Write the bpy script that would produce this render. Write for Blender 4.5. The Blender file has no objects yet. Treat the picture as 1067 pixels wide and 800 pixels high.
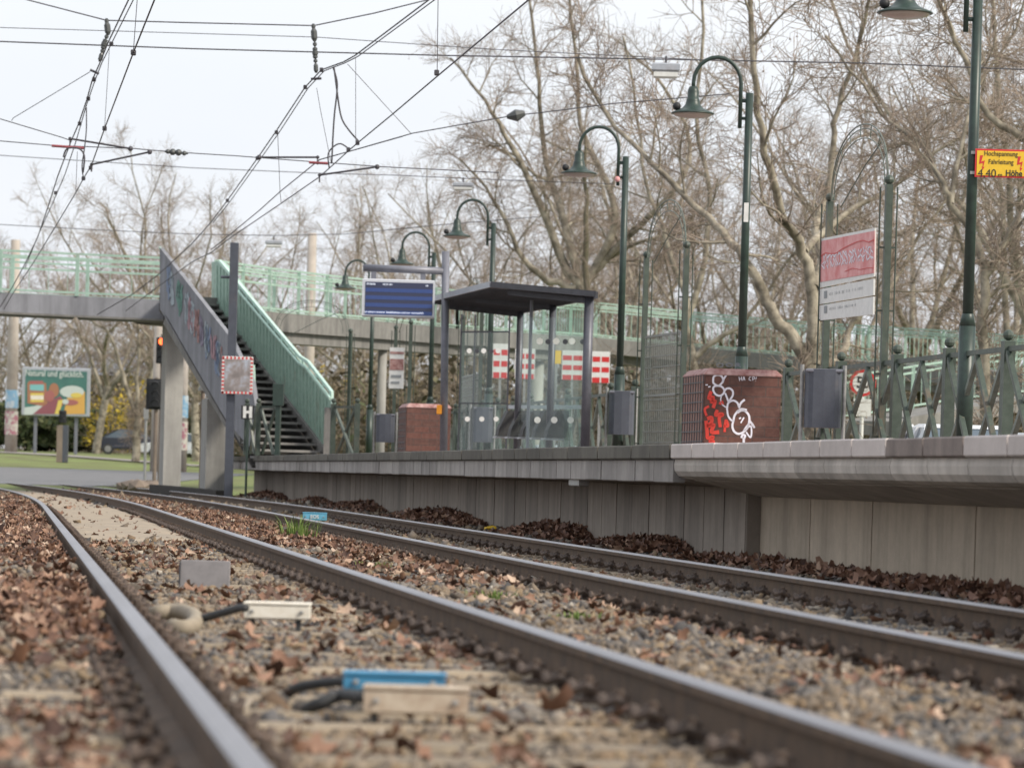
import bpy, math, random
import numpy as np
from mathutils import Matrix, Vector
R = math.radians
rnd = random.Random(7)
scene = bpy.context.scene
C = scene.collection
V = Vector

# ------------------------------------------------------------------ camera
F = 4050.0; CX = 533.5; CAMZ = 0.565
PITCH = R(-2.2); ROLL = R(1.6)
RM = (Matrix.Rotation(math.pi/2 + PITCH, 3, 'X') @ Matrix.Rotation(ROLL, 3, 'Z'))
CAM = V((0, 0, CAMZ))
def _ray(px, py, cy): return RM @ V(((px-CX)/F, -(py-cy)/F, -1.0))
lo, hi = 300.0, 1200.0
for _ in range(60):                      # principal row so that the tracks' vanishing point sits at (10, 482)
    mid = (lo+hi)/2
    if _ray(10, 482, mid).z > 0: hi = mid
    else: lo = mid
CY = (lo+hi)/2
def ray(px, py): return _ray(px, py, CY)
def P(px, py, Y):
    d = ray(px, py); return CAM + d*(Y/d.y)
def G(px, py, z):
    d = ray(px, py); return CAM + d*((z-CAMZ)/d.z)
def RP(px, py, p0, n):
    d = ray(px, py); return CAM + d*((p0-CAM).dot(n)/d.dot(n))
_d = ray(10, 482)
TH = math.atan2(-_d.x, _d.y)
tn = V((math.cos(TH), math.sin(TH), 0)); tt = V((-math.sin(TH), math.cos(TH), 0))
def TP(lat, s, z=0.0):
    dv = max(0, s-52)**2/(2*900.0) if lat < 5.2 else 0
    return tn*(lat-dv) + tt*s + V((0, 0, z))
def lats(p): return p.dot(tn), p.dot(tt)

cam = bpy.data.cameras.new('camera'); co = bpy.data.objects.new('camera', cam); C.objects.link(co)
co.matrix_world = Matrix.Translation(CAM) @ RM.to_4x4()
cam.sensor_width = 36; cam.lens = F/1067*36; cam.shift_y = (CY-400)/1067
cam.clip_start = 0.3; cam.clip_end = 3000
cam.dof.use_dof = True; cam.dof.focus_distance = 38; cam.dof.aperture_fstop = 4.9
scene.camera = co
scene.render.resolution_x = 1024; scene.render.resolution_y = 767

# ------------------------------------------------------------------ materials
def newmat(name):
    m = bpy.data.materials.new(name); m.use_nodes = True
    nt = m.node_tree; b = nt.nodes['Principled BSDF']; return m, nt, b
def N(nt, t, **k):
    n = nt.nodes.new(t)
    for a, v in k.items(): setattr(n, a, v)
    return n
def mix(nt, f, a, b, mode='MIX'):
    n = N(nt, 'ShaderNodeMix', data_type='RGBA', blend_type=mode)
    for sock, v in ((n.inputs[0], f), (n.inputs[6], a), (n.inputs[7], b)):
        if isinstance(v, bpy.types.NodeSocket): nt.links.new(v, sock)
        elif isinstance(v, (int, float)): sock.default_value = v
        else: sock.default_value = (*v, 1)
    return n.outputs[2]
def noise(nt, scale, detail=4, rough=.6, obj=True, stretch=None):
    tc = N(nt, 'ShaderNodeTexCoord'); n = N(nt, 'ShaderNodeTexNoise')
    n.inputs['Scale'].default_value = scale; n.inputs['Detail'].default_value = detail; n.inputs['Roughness'].default_value = rough
    src = tc.outputs['Object']
    if not obj:
        g = N(nt, 'ShaderNodeNewGeometry'); src = g.outputs['Position']
    if stretch:
        mp = N(nt, 'ShaderNodeMapping'); mp.inputs['Scale'].default_value = stretch
        nt.links.new(src, mp.inputs[0]); src = mp.outputs[0]
    nt.links.new(src, n.inputs['Vector']); return n.outputs['Fac']
def ramp(nt, fac, stops, const=False):
    r = N(nt, 'ShaderNodeValToRGB'); e = r.color_ramp.elements
    if const: r.color_ramp.interpolation = 'CONSTANT'
    while len(e) < len(stops): e.new(.5)
    for i, (p, c) in enumerate(stops):
        e[i].position = p
        e[i].color = (*c, 1) if isinstance(c, tuple) else (c, c, c, 1)
    nt.links.new(fac, r.inputs[0]); return r.outputs[0]
def bump(nt, b, h, strength=.4, dist=.01):
    n = N(nt, 'ShaderNodeBump'); n.inputs['Strength'].default_value = strength; n.inputs['Distance'].default_value = dist
    nt.links.new(h, n.inputs['Height']); nt.links.new(n.outputs[0], b.inputs['Normal'])
def mat(name, c1, c2=None, scale=6, rough=.7, metal=0, bmp=0, bdist=.01, rand=0.0, stretch=None, world=False, lo=.35, hi=.65, spec=None):
    m, nt, b = newmat(name)
    c2 = c2 or tuple(x*.75 for x in c1)
    nf = noise(nt, scale, 6, .65, not world, stretch)
    f = ramp(nt, nf, [(lo, 0.0), (hi, 1.0)])
    col = mix(nt, f, c1, c2)
    if rand:
        oi = N(nt, 'ShaderNodeObjectInfo')
        rr = ramp(nt, oi.outputs['Random'], [(0, 1-rand), (1, 1+rand*.6)])
        col = mix(nt, 1.0, col, rr, 'MULTIPLY')
    nt.links.new(col, b.inputs['Base Color'])
    b.inputs['Roughness'].default_value = rough; b.inputs['Metallic'].default_value = metal
    if spec is not None: b.inputs['Specular IOR Level'].default_value = spec
    if name in RUSTY:
        rf = ramp(nt, noise(nt, 2.3, 7, .72, True, (1, 1, .35)), [(.56, 0.0), (.68, RUSTY[name])]); col2 = mix(nt, rf, col, (.20, .13, .085)); nt.links.new(col2, b.inputs['Base Color'])
    if bmp: bump(nt, b, noise(nt, scale*4, 5, .7, not world), bmp, bdist)
    return m
def island(name, stops, rough=.85, patch=None, pscale=.5):
    m, nt, b = newmat(name)
    g = N(nt, 'ShaderNodeNewGeometry')
    col = ramp(nt, g.outputs['Random Per Island'], stops)
    nf = noise(nt, 60, 3, .6, False)
    col = mix(nt, ramp(nt, nf, [(.3, 0.0), (.7, .45)]), col, (.6, .55, .5), 'MULTIPLY')
    if patch:
        col = mix(nt, ramp(nt, noise(nt, pscale, 4, .6, False), [(.42, 0.0), (.62, .6)]), col, patch)
    nt.links.new(col, b.inputs['Base Color']); b.inputs['Roughness'].default_value = rough
    return m
def plain(name, c, rough=.6, metal=0, emit=0):
    m, nt, b = newmat(name)
    nf = noise(nt, 25, 3)
    nt.links.new(mix(nt, ramp(nt, nf, [(.35, 0.0), (.75, .35)]), c, tuple(x*.7 for x in c)), b.inputs['Base Color'])
    b.inputs['Roughness'].default_value = rough; b.inputs['Metallic'].default_value = metal
    if emit:
        b.inputs['Emission Color'].default_value = (*c, 1); b.inputs['Emission Strength'].default_value = emit
    return m
M = {}
RUSTY = {'mint_green_paint': .55, 'pale_mint_paint': .35, 'worn_green_paint': .5, 'pale_green_paint': .4, 'bin_paint': .25, 'light_steel': .3, 'cream_casing': .2, 'dirty_cream_casing': .6, 'blue_casing': .35, 'grey_plate': .4, 'concrete_mast': .5, 'galvanised': .4}
M['ballast'] = island('ballast_stone', [(0, (.045, .042, .042)), (.3, (.115, .11, .11)), (.55, (.20, .18, .16)), (.75, (.26, .195, .125)), (.9, (.11, .07, .045)), (1, (.46, .42, .36))], .95, (.23, .165, .10), .7)
M['leaves'] = island('dry_leaves', [(0, (.07, .035, .024)), (.35, (.15, .075, .046)), (.65, (.24, .128, .08)), (.88, (.35, .215, .145)), (1, (.55, .42, .32))], .65)
M['leaves_dark'] = island('drift_leaves', [(0, (.06, .032, .024)), (.4, (.17, .085, .055)), (.8, (.27, .145, .095)), (1, (.40, .26, .18))], .65)  # brown range for the leaf drift along the wall
M['track_soil'] = mat('track_soil', (.15, .125, .095), (.08, .07, .06), 1.3, .95, bmp=.8, bdist=.02, world=True)
M['sand'] = mat('sandy_fines', (.36, .29, .21), (.25, .21, .165), 3, .95, bmp=.6, world=True)
M['sleeper'] = mat('weathered_sleeper', (.36, .29, .20), (.20, .16, .12), 14, .9, bmp=.6, rand=.25, stretch=(1, 6, 6))
M['clip'] = mat('clip_iron', (.07, .055, .05), (.13, .09, .065), 40, .7, .3, bmp=.3, rand=.3)
M['rail_top'] = mat('rail_polished', (.33, .32, .335), (.26, .25, .26), 3, .42, .9, stretch=(1, .05, 1))
M['rail_side'] = mat('rail_rust', (.13, .082, .050), (.07, .048, .034), 9, .8, .1, bmp=.3, world=True)
def conc(name, a, b_, streak=True, sc=5, rand=.12):
    m, nt, b = newmat(name)
    f1 = ramp(nt, noise(nt, sc, 8, .7, False), [(.3, 0.0), (.7, 1.0)])
    col = mix(nt, f1, a, b_)
    if streak:
        s = ramp(nt, noise(nt, 2.6, 6, .65, False, (1, 1, .10)), [(.42, 0.0), (.72, .62)])
        col = mix(nt, s, col, tuple(x*.42 for x in b_))
    f2 = ramp(nt, noise(nt, 130, 4, .7, False), [(.42, 0.0), (.7, .3)])
    col = mix(nt, f2, col, tuple(x*.5 for x in b_))
    oi = N(nt, 'ShaderNodeObjectInfo')
    col = mix(nt, 1.0, col, ramp(nt, oi.outputs['Random'], [(0, 1-rand), (1, 1+rand*.5)]), 'MULTIPLY')
    nt.links.new(col, b.inputs['Base Color']); b.inputs['Roughness'].default_value = .88
    bump(nt, b, noise(nt, 70, 5, .7, False), .35, .006); return m
M['wall_concrete'] = conc('retaining_wall_concrete', (.37, .315, .265), (.275, .235, .20), rand=.2)
M['wall_pale'] = conc('newer_wall_concrete', (.60, .50, .39), (.47, .39, .30), rand=.12)
M['fascia_old'] = conc('old_fascia_concrete', (.42, .39, .37), (.30, .28, .265), rand=.25)
M['coping_old'] = conc('mossy_coping', (.10, .092, .08), (.155, .145, .12), rand=.25)
M['coping_new'] = conc('pale_coping', (.66, .59, .56), (.52, .465, .44), rand=.12, streak=False)
M['coping_brown'] = conc('stained_coping', (.34, .28, .25), (.22, .18, .165), rand=.12)
M['fascia_new'] = conc('rounded_beam_concrete', (.62, .57, .52), (.47, .43, .39), rand=.14)
M['bridge_concrete'] = conc('bridge_concrete', (.28, .27, .255), (.2, .195, .185))
M['bridge_grey'] = conc('bridge_girder_paint', (.31, .315, .345), (.215, .22, .24), sc=1.2)
M['pier'] = conc('pier_concrete', (.46, .45, .42), (.36, .35, .33), sc=2)
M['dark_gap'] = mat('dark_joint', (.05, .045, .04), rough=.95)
M['paving'] = mat('platform_paving', (.30, .22, .20), (.25, .2, .18), 8, .9, bmp=.3)
M['asphalt'] = mat('asphalt', (.17, .17, .175), (.13, .13, .135), 2, .92, bmp=.3, world=True)
M['footway'] = mat('pale_footway', (.33, .30, .27), (.26, .24, .22), 1, .92, world=True)
M['grass'] = mat('lawn', (.17, .22, .06), (.12, .115, .045), .45, .95, bmp=.8, bdist=.05, world=True)
M['blades'] = island('grass_blades', [(0, (.07, .12, .02)), (.6, (.13, .21, .04)), (1, (.22, .30, .08))])
M['mint'] = mat('mint_green_paint', (.37, .51, .43), (.28, .41, .34), 7, .55)
M['mint_pale'] = mat('pale_mint_paint', (.56, .74, .66), (.44, .62, .54), 9, .5)
M['dkgreen'] = mat('dark_green_paint', (.028, .052, .042), (.02, .034, .028), 12, .42)
M['fence_green'] = mat('worn_green_paint', (.038, .055, .042), (.065, .085, .068), 9, .5, rand=.1)
M['fence_light'] = mat('pale_green_paint', (.15, .18, .155), (.085, .105, .09), 9, .5, rand=.1)  # paler of the two greens, for hoops and one brace per cross
M['steel'] = mat('grey_blue_steel', (.20, .205, .24), (.155, .16, .19), 9, .45, .2)
M['steel_dark'] = mat('dark_steel', (.07, .072, .085), (.05, .052, .06), 9, .5, .2)
M['steel_lt'] = mat('light_steel', (.42, .44, .48), (.34, .36, .4), 9, .45, .2)
M['galv'] = mat('galvanised', (.36, .36, .35), (.26, .26, .255), 20, .5, .4)
M['bin'] = mat('bin_paint', (.075, .083, .105), (.06, .066, .084), 8, .45)
M['wire'] = plain('wire_metal', (.08, .075, .085), .6, .3)
M['insul'] = plain('insulator_ceramic', (.075, .08, .08), .4)
M['red_rod'] = plain('red_insulated_rod', (.30, .07, .08), .5)
M['mast'] = mat('concrete_mast', (.46, .41, .36), (.36, .32, .28), 2, .85, world=True)
M['mast_dark'] = mat('brown_mast', (.24, .19, .155), (.18, .145, .12), 2, .85, world=True)
M['bark'] = mat('plane_bark', (.37, .33, .26), (.14, .12, .09), 2.2, .9, bmp=.4, bdist=.02, lo=.4, hi=.6)
M['bark_ivy'] = mat('ivy_bark', (.17, .14, .10), (.09, .085, .05), 3, .9, bmp=.8, bdist=.05)
M['twig'] = mat('twigs', (.33, .265, .215), (.21, .165, .13), .8, .9)
M['twig_far'] = mat('far_twigs', (.22, .175, .13), (.16, .125, .09), .3, .9)
M['brush'] = island('undergrowth', [(0, (.08, .07, .04)), (.5, (.15, .12, .075)), (.8, (.20, .16, .11)), (1, (.11, .14, .05))])
M['evergreen'] = island('evergreen_leaf', [(0, (.03, .045, .018)), (.6, (.06, .085, .03)), (1, (.11, .12, .05))])
M['yellow_fl'] = island('yellow_blossom', [(0, (.34, .26, .04)), (1, (.68, .50, .05))])
M['white'] = mat('white_paint', (.72, .72, .70), (.62, .62, .60), 10, .5)
M['cream'] = mat('cream_casing', (.80, .76, .67), (.66, .60, .50), 18, .6)
M['cream2'] = mat('dirty_cream_casing', (.52, .45, .36), (.34, .25, .18), 14, .7)
M['blue'] = mat('blue_casing', (.06, .26, .44), (.05, .19, .33), 12, .5)
M['blue_lt'] = mat('light_blue_casing', (.14, .42, .60), (.10, .34, .5), 12, .5)
M['hose'] = mat('dusty_hose', (.32, .27, .20), (.24, .2, .15), 12, .8)
M['rubber'] = mat('black_rubber', (.03, .032, .035), (.05, .05, .05), 12, .7)
M['plate'] = mat('grey_plate', (.27, .255, .26), (.21, .20, .205), 10, .8)
M['yellow'] = plain('yellow_sign', (.78, .50, .03), .5)
M['red'] = plain('red_paint', (.58, .03, .03), .5)
M['rednew'] = plain('red_spray', (.75, .06, .04), .5)
M['wspray'] = plain('white_spray', (.80, .78, .86), .5)
M['black'] = plain('black_print', (.02, .02, .022), .6)
M['pink'] = mat('faded_red_panel', (.60, .17, .17), (.74, .40, .40), 5, .6)
M['greytext'] = plain('grey_print', (.25, .27, .28), .6)
M['orange'] = plain('orange_box', (.85, .32, .02), .5)
M['silver'] = plain('silver_frame', (.55, .57, .62), .4)
def glass():
    m = bpy.data.materials.new('glass_pane'); m.use_nodes = True; nt = m.node_tree; nt.nodes.clear()
    o = N(nt, 'ShaderNodeOutputMaterial'); t = N(nt, 'ShaderNodeBsdfTransparent'); g = N(nt, 'ShaderNodeBsdfGlossy'); mx = N(nt, 'ShaderNodeMixShader')
    t.inputs[0].default_value = (.93, .96, .95, 1); g.inputs[0].default_value = (.9, .95, .95, 1); g.inputs['Roughness'].default_value = .03
    mx.inputs[0].default_value = .035
    nt.links.new(t.outputs[0], mx.inputs[1]); nt.links.new(g.outputs[0], mx.inputs[2]); nt.links.new(mx.outputs[0], o.inputs[0]); return m
M['glass'] = glass(); M['post_dark'] = mat('dark_grey_post', (.115, .118, .14), (.085, .088, .105), 9, .45, .2)
def meshglass():
    m = bpy.data.materials.new('dusty_screen'); m.use_nodes = True; nt = m.node_tree; nt.nodes.clear()
    o = N(nt, 'ShaderNodeOutputMaterial'); t = N(nt, 'ShaderNodeBsdfTransparent'); g = N(nt, 'ShaderNodeBsdfDiffuse'); mx = N(nt, 'ShaderNodeMixShader')
    g.inputs[0].default_value = (.24, .26, .23, 1); mx.inputs[0].default_value = .38
    nt.links.new(t.outputs[0], mx.inputs[1]); nt.links.new(g.outputs[0], mx.inputs[2]); nt.links.new(mx.outputs[0], o.inputs[0]); return m
M['screen'] = meshglass()
def brick():
    m, nt, b = newmat('brick_red')
    g = N(nt, 'ShaderNodeTexCoord'); br = N(nt, 'ShaderNodeTexBrick'); mp = N(nt, 'ShaderNodeMapping')
    # box-local coordinates: x along the front, y along the side, z up -> (x+y, z)
    sx = N(nt, 'ShaderNodeSeparateXYZ'); nt.links.new(g.outputs['Object'], sx.inputs[0])
    ad = N(nt, 'ShaderNodeMath', operation='ADD'); nt.links.new(sx.outputs[0], ad.inputs[0]); nt.links.new(sx.outputs[1], ad.inputs[1])
    cb = N(nt, 'ShaderNodeCombineXYZ'); nt.links.new(ad.outputs[0], cb.inputs[0]); nt.links.new(sx.outputs[2], cb.inputs[1])
    nt.links.new(cb.outputs[0], br.inputs['Vector'])
    br.inputs['Scale'].default_value = 1; br.inputs['Brick Width'].default_value = .29; br.inputs['Row Height'].default_value = .118
    br.inputs['Mortar Size'].default_value = .008; br.inputs['Color1'].default_value = (.125, .048, .036, 1); br.inputs['Color2'].default_value = (.08, .038, .031, 1)
    br.inputs['Mortar'].default_value = (.07, .045, .04, 1)
    col = mix(nt, ramp(nt, noise(nt, 14, 5), [(.4, 0.0), (.75, .5)]), br.outputs[0], (.20, .105, .08))
    nt.links.new(col, b.inputs['Base Color']); b.inputs['Roughness'].default_value = .75
    bump(nt, b, br.outputs['Fac'], .5, -.006); return m
M['brick'] = brick(); M['lit_brick'] = mat('lit_side_brick', (.30, .185, .15), (.22, .12, .10), 12, .85)  # second brick tone is lighter, painting the light on the track-facing side
M['brick_cap'] = mat('brick_cap', (.22, .085, .075), (.44, .28, .26), 9, .7)

# ------------------------------------------------------------------ mesh builder
WM = {}
class MB:
    def __init__(s, T=None): s.v = []; s.f = []; s.m = []; s.T = T; s.mi = 0
    def add(s, vs, fs):
        o = len(s.v)
        s.v += [tuple(s.T @ V(p)) if s.T else tuple(p) for p in vs]
        for f in fs: s.f.append(tuple(i+o for i in f)); s.m.append(s.mi)
        return s
    def box(s, x0, x1, y0, y1, z0, z1, bev=0):
        if bev:
            b = bev
            vs = []; 
            for z, i in ((z0, b), (z0+b, 0), (z1-b, 0), (z1, b)):
                vs += [(x0+i+(b if not i else 0)*0, y0+i, z), (x1-i, y0+i, z), (x1-i, y1-i, z), (x0+i, y1-i, z)]
            fs = [(3, 2, 1, 0), (12, 13, 14, 15)]
            for k in range(3):
                for j in range(4):
                    a = k*4+j; c = k*4+(j+1) % 4; fs.append((a, c, c+4, a+4))
            return s.add(vs, fs)
        vs = [(x0, y0, z0), (x1, y0, z0), (x1, y1, z0), (x0, y1, z0), (x0, y0, z1), (x1, y0, z1), (x1, y1, z1), (x0, y1, z1)]
        return s.add(vs, [(3, 2, 1, 0), (4, 5, 6, 7), (0, 1, 5, 4), (1, 2, 6, 5), (2, 3, 7, 6), (3, 0, 4, 7)])
    def bar(s, a, b, w, h, up=V((0, 0, 1))):      # rectangular bar from a to b
        a = V(a); b = V(b); d = (b-a).normalized()
        x = d.cross(up); x = x.normalized() if x.length > 1e-4 else V((1, 0, 0)); y = x.cross(d).normalized()
        vs = []
        for p in (a, b):
            for i, j in ((-1, -1), (1, -1), (1, 1), (-1, 1)): vs.append(p + x*(i*w/2) + y*(j*h/2))
        return s.add(vs, [(0, 1, 2, 3), (7, 6, 5, 4), (0, 4, 5, 1), (1, 5, 6, 2), (2, 6, 7, 3), (3, 7, 4, 0)])
    def tube(s, pts, r, n=8, cap=True):
        pts = [V(p) for p in pts]; k = len(pts)
        rs = r if isinstance(r, (list, tuple)) else [r]*k
        prev = None; vs = []
        for i, p in enumerate(pts):
            d = (pts[min(i+1, k-1)]-pts[max(i-1, 0)])
            d = d.normalized() if d.length > 1e-9 else V((0, 0, 1))
            if prev is None:
                a = V((0, 0, 1)) if abs(d.z) < .9 else V((1, 0, 0)); x = d.cross(a).normalized()
            else:
                x = prev - d*prev.dot(d); x = x.normalized() if x.length > 1e-6 else d.orthogonal().normalized()
            prev = x; y = d.cross(x)
            for j in range(n):
                t = 2*math.pi*j/n; vs.append(p + x*(rs[i]*math.cos(t)) + y*(rs[i]*math.sin(t)))
        fs = []
        for i in range(k-1):
            for j in range(n):
                a = i*n+j; b = i*n+(j+1) % n; fs.append((a, b, b+n, a+n))
        if cap and n > 2: fs.append(tuple(range(n-1, -1, -1))); fs.append(tuple(range((k-1)*n, k*n)))
        return s.add(vs, fs)
    def lathe(s, c, prof, n=20):
        c = V(c); vs = []
        for r, z in prof:
            for j in range(n):
                t = 2*math.pi*j/n; vs.append(c+V((r*math.cos(t), r*math.sin(t), z)))
        fs = []
        for i in range(len(prof)-1):
            for j in range(n):
                a = i*n+j; b = i*n+(j+1) % n; fs.append((a, b, b+n, a+n))
        fs.append(tuple(range(n-1, -1, -1))); fs.append(tuple(range((len(prof)-1)*n, len(prof)*n)))
        return s.add(vs, fs)
    def extrude(s, poly, vec):
        poly = [V(p) for p in poly]; vec = V(vec); n = len(poly)
        fs = [tuple(range(n)), tuple(range(2*n-1, n-1, -1))]
        for i in range(n): j = (i+1) % n; fs.append((j, i, i+n, j+n))
        return s.add(poly+[p+vec for p in poly], fs)
    def ball(s, c, r, n=10): 
        return s.lathe(c, [(r*math.sin(math.pi*k/6)+1e-4, -r*math.cos(math.pi*k/6)) for k in range(7)], n)
    def ribbon(s, pts, w, nrm, off=.003, closed=False):
        pts = [V(p) for p in pts]; nrm = V(nrm).normalized(); k = len(pts); vs = []
        for i, p in enumerate(pts):
            d = (pts[min(i+1, k-1)]-pts[max(i-1, 0)]).normalized(); x = nrm.cross(d).normalized()
            vs += [p+x*w/2+nrm*off, p-x*w/2+nrm*off]
        return s.add(vs, [(2*i, 2*i+1, 2*i+3, 2*i+2) for i in range(k-1)])
    def build(s, name, m, parent=None, smooth=False):
        ms = m if isinstance(m, (list, tuple)) else [m]
        me = bpy.data.meshes.new(name)
        vs = [V(p) for p in s.v]; loc = None
        if parent is not None: inv = WM[parent.name].inverted(); vs = [inv @ p for p in vs]
        elif vs:
            xs = [p.x for p in vs]; ys = [p.y for p in vs]; zs = [p.z for p in vs]
            loc = V(((min(xs)+max(xs))/2, (min(ys)+max(ys))/2, min(zs))); vs = [p-loc for p in vs]
        me.from_pydata([tuple(p) for p in vs], [], s.f)
        for x in ms: me.materials.append(x if not isinstance(x, str) else M[x])
        if len(ms) > 1: me.polygons.foreach_set('material_index', s.m)
        if smooth: me.polygons.foreach_set('use_smooth', [True]*len(s.f))
        me.update()
        o = bpy.data.objects.new(name, me); C.objects.link(o)
        if parent is not None: o.parent = parent; WM[o.name] = WM[parent.name].copy()
        else: o.location = loc; WM[o.name] = Matrix.Translation(loc)
        return o
def npmesh(name, verts, faces, m, parent=None, smooth=False):
    """verts (n,3) float array, faces (k,3|4) int array"""
    me = bpy.data.meshes.new(name); nv = len(verts); nf, c = faces.shape
    me.vertices.add(nv); me.loops.add(nf*c); me.polygons.add(nf)
    if parent is not None:
        t = WM[parent.name].to_translation(); verts = verts - np.array(t)[None]
    me.vertices.foreach_set('co', np.ascontiguousarray(verts, dtype=np.float32).ravel())
    me.loops.foreach_set('vertex_index', np.ascontiguousarray(faces, dtype=np.int32).ravel())
    me.polygons.foreach_set('loop_start', np.arange(0, nf*c, c, dtype=np.int32))
    if smooth: me.polygons.foreach_set('use_smooth', np.ones(nf, dtype=bool))
    me.update(calc_edges=True); me.materials.append(M[m] if isinstance(m, str) else m)
    o = bpy.data.objects.new(name, me); C.objects.link(o)
    if parent is not None: o.parent = parent; WM[o.name] = WM[parent.name].copy()
    else: WM[o.name] = Matrix.Identity(4)
    return o
def tag(o, label=None, cat=None, group=None, kind=None):
    if label: o['label'] = label
    if cat: o['category'] = cat
    if group: o['group'] = group
    if kind: o['kind'] = kind
    return o
def thing(name, loc, label, cat, group=None, rz=0):
    o = bpy.data.objects.new(name, None); C.objects.link(o); o.empty_display_size = .2
    o.location = loc; o.rotation_euler = (0, 0, rz)
    WM[o.name] = Matrix.Translation(V(loc)) @ Matrix.Rotation(rz, 4, 'Z')
    return tag(o, label, cat, group)
KIDS = {}
def copy_tree(o, parent=None):
    c = o.copy(); C.objects.link(c)
    if parent is not None: c.parent = parent
    for ch in [x for x in bpy.data.objects if x.parent == o] if o.name not in KIDS else KIDS[o.name]: copy_tree(ch, c)
    return c
def remember(o):
    ks = [x for x in bpy.data.objects if x.parent == o]; KIDS[o.name] = ks
    for k in ks: remember(k)
def text(body, size, m, Mx, parent, name='lettering', ext=.0015, align='CENTER', sx=1.0, bold=False):
    cu = bpy.data.curves.new('t', 'FONT'); cu.body = body; cu.size = size; cu.extrude = ext; cu.align_x = align; cu.align_y = 'CENTER'
    if bold: cu.offset = size*.02
    ob = bpy.data.objects.new('t', cu); C.objects.link(ob)
    dg = bpy.context.evaluated_depsgraph_get(); me = bpy.data.meshes.new_from_object(ob.evaluated_get(dg))
    bpy.data.objects.remove(ob)
    me.transform(Matrix.Diagonal((sx, 1, 1, 1))); me.transform(Mx)
    if parent is not None: me.transform(WM[parent.name].inverted())
    me.materials.clear(); me.materials.append(M[m])
    o = bpy.data.objects.new(name, me); C.objects.link(o)
    if parent is not None: o.parent = parent; WM[o.name] = WM[parent.name].copy()
    return o
def face_mx(o, nrm, up=V((0, 0, 1))):
    """matrix whose local XY plane lies in the sign face, +Z = normal"""
    z = V(nrm).normalized(); x = up.cross(z).normalized(); y = z.cross(x)
    m = Matrix((x, y, z)).transposed().to_4x4(); m.translation = o; return m

# ------------------------------------------------------------------ terrain
def gz(X, Y):
    pts = [(-50, -.19), (96, -.19), (108, -.06), (116, 0), (122, .02), (150, .38), (180, .62), (230, .85), (320, 1.3), (2600, 2.2)]
    z = pts[-1][1]
    for (a, za), (b, zb) in zip(pts, pts[1:]):
        if a <= Y < b: t = (Y-a)/(b-a); z = za+(zb-za)*t; break
    if Y > 150: z += max(0, min(1, (-15-X)/8))*.40*min(1, (Y-150)/25)
    lat = X*tn.x+Y*tn.y
    if lat > 9.5 and Y < 122: z = max(z, -.19 + min(1, (lat-9.5)/1.5)*.19)
    return z
def build_ground():
    ys = list(np.arange(-40, 130, 2.0))+list(np.arange(130, 330, 5.0))+[340, 380, 450, 600, 900, 1500, 2600]
    xs = [-2200, -900, -400, -200, -120, -80]+list(np.arange(-60, 70, 2.0))+[80, 120, 200, 400, 900, 2200]
    b = MB(); W = len(xs)
    b.v = [(x, y, gz(x, y)-.0) for y in ys for x in xs]
    b.f = [(j*W+i, j*W+i+1, (j+1)*W+i+1, (j+1)*W+i) for j in range(len(ys)-1) for i in range(W-1)]; b.m = []
    for f in b.f:
        cx = sum(b.v[k][0] for k in f)/4; cy = sum(b.v[k][1] for k in f)/4; lat = cx*tn.x+cy*tn.y
        b.m.append(0 if (cy < 100 and lat < 11) else (1 if lat > 11 and lat < 17 and cy < 116 else (2 if lat > 11 else 3)))
    for i, f in enumerate(b.f):
        cy = sum(b.v[k][1] for k in f)/4
        if b.m[i] >= 2: b.m[i] = 2
    me = bpy.data.meshes.new('ground'); me.from_pydata(b.v, [], b.f)
    for x in ('track_soil', 'asphalt', 'grass'): me.materials.append(M[x])
    me.polygons.foreach_set('material_index', b.m); me.update()
    o = bpy.data.objects.new('ground', me); C.objects.link(o); tag(o, kind='structure')
build_ground()
def sheet(name, poly_fn, m, kind='structure', off=.004):
    b = MB()
    rows = poly_fn
    for r in rows: pass
    n = len(rows[0]); b.v = [(x, y, gz(x, y)+off) for r in rows for x, y in r]
    b.f = [(j*n+i, j*n+i+1, (j+1)*n+i+1, (j+1)*n+i) for j in range(len(rows)-1) for i in range(n-1)]; b.m = [0]*len(b.f)
    o = b.build(name, m); return tag(o, kind=kind)
sheet('cross_road', [[(x+(y-110)*.05, y) for x in np.arange(-72, -10, 3.0)] for y in (110, 113, 116, 119, 122, 128, 136, 144, 150)], 'asphalt', off=.012)
sheet('footpath', [[(x, y+(x+20)*.35) for x in np.arange(-45, 8, 3.0)] for y in (178, 181, 184, 187)], 'footway', off=.05)
# sandy strip between the near rails
b = MB()
rows = [(s, .62+.0*s, 1.83) for s in np.arange(36, 100, 1.0)]
nn = 8
for s, a, c in rows:
    for i in range(nn):
        l = a+(c-a)*i/(nn-1); e = min((i)/(nn-1), 1-i/(nn-1))
        p = TP(l, s, -.125 - .02*(1 if e == 0 else 0) - (.04 if s < 37.5 else 0)+.006*math.sin(s*1.7+i)); b.v.append(tuple(p))
b.f = [(j*nn+i, j*nn+i+1, (j+1)*nn+i+1, (j+1)*nn+i) for j in range(len(rows)-1) for i in range(nn-1)]; b.m = [0]*len(b.f)
tag(b.build('sand_strip', 'sand'), kind='structure')

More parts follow.
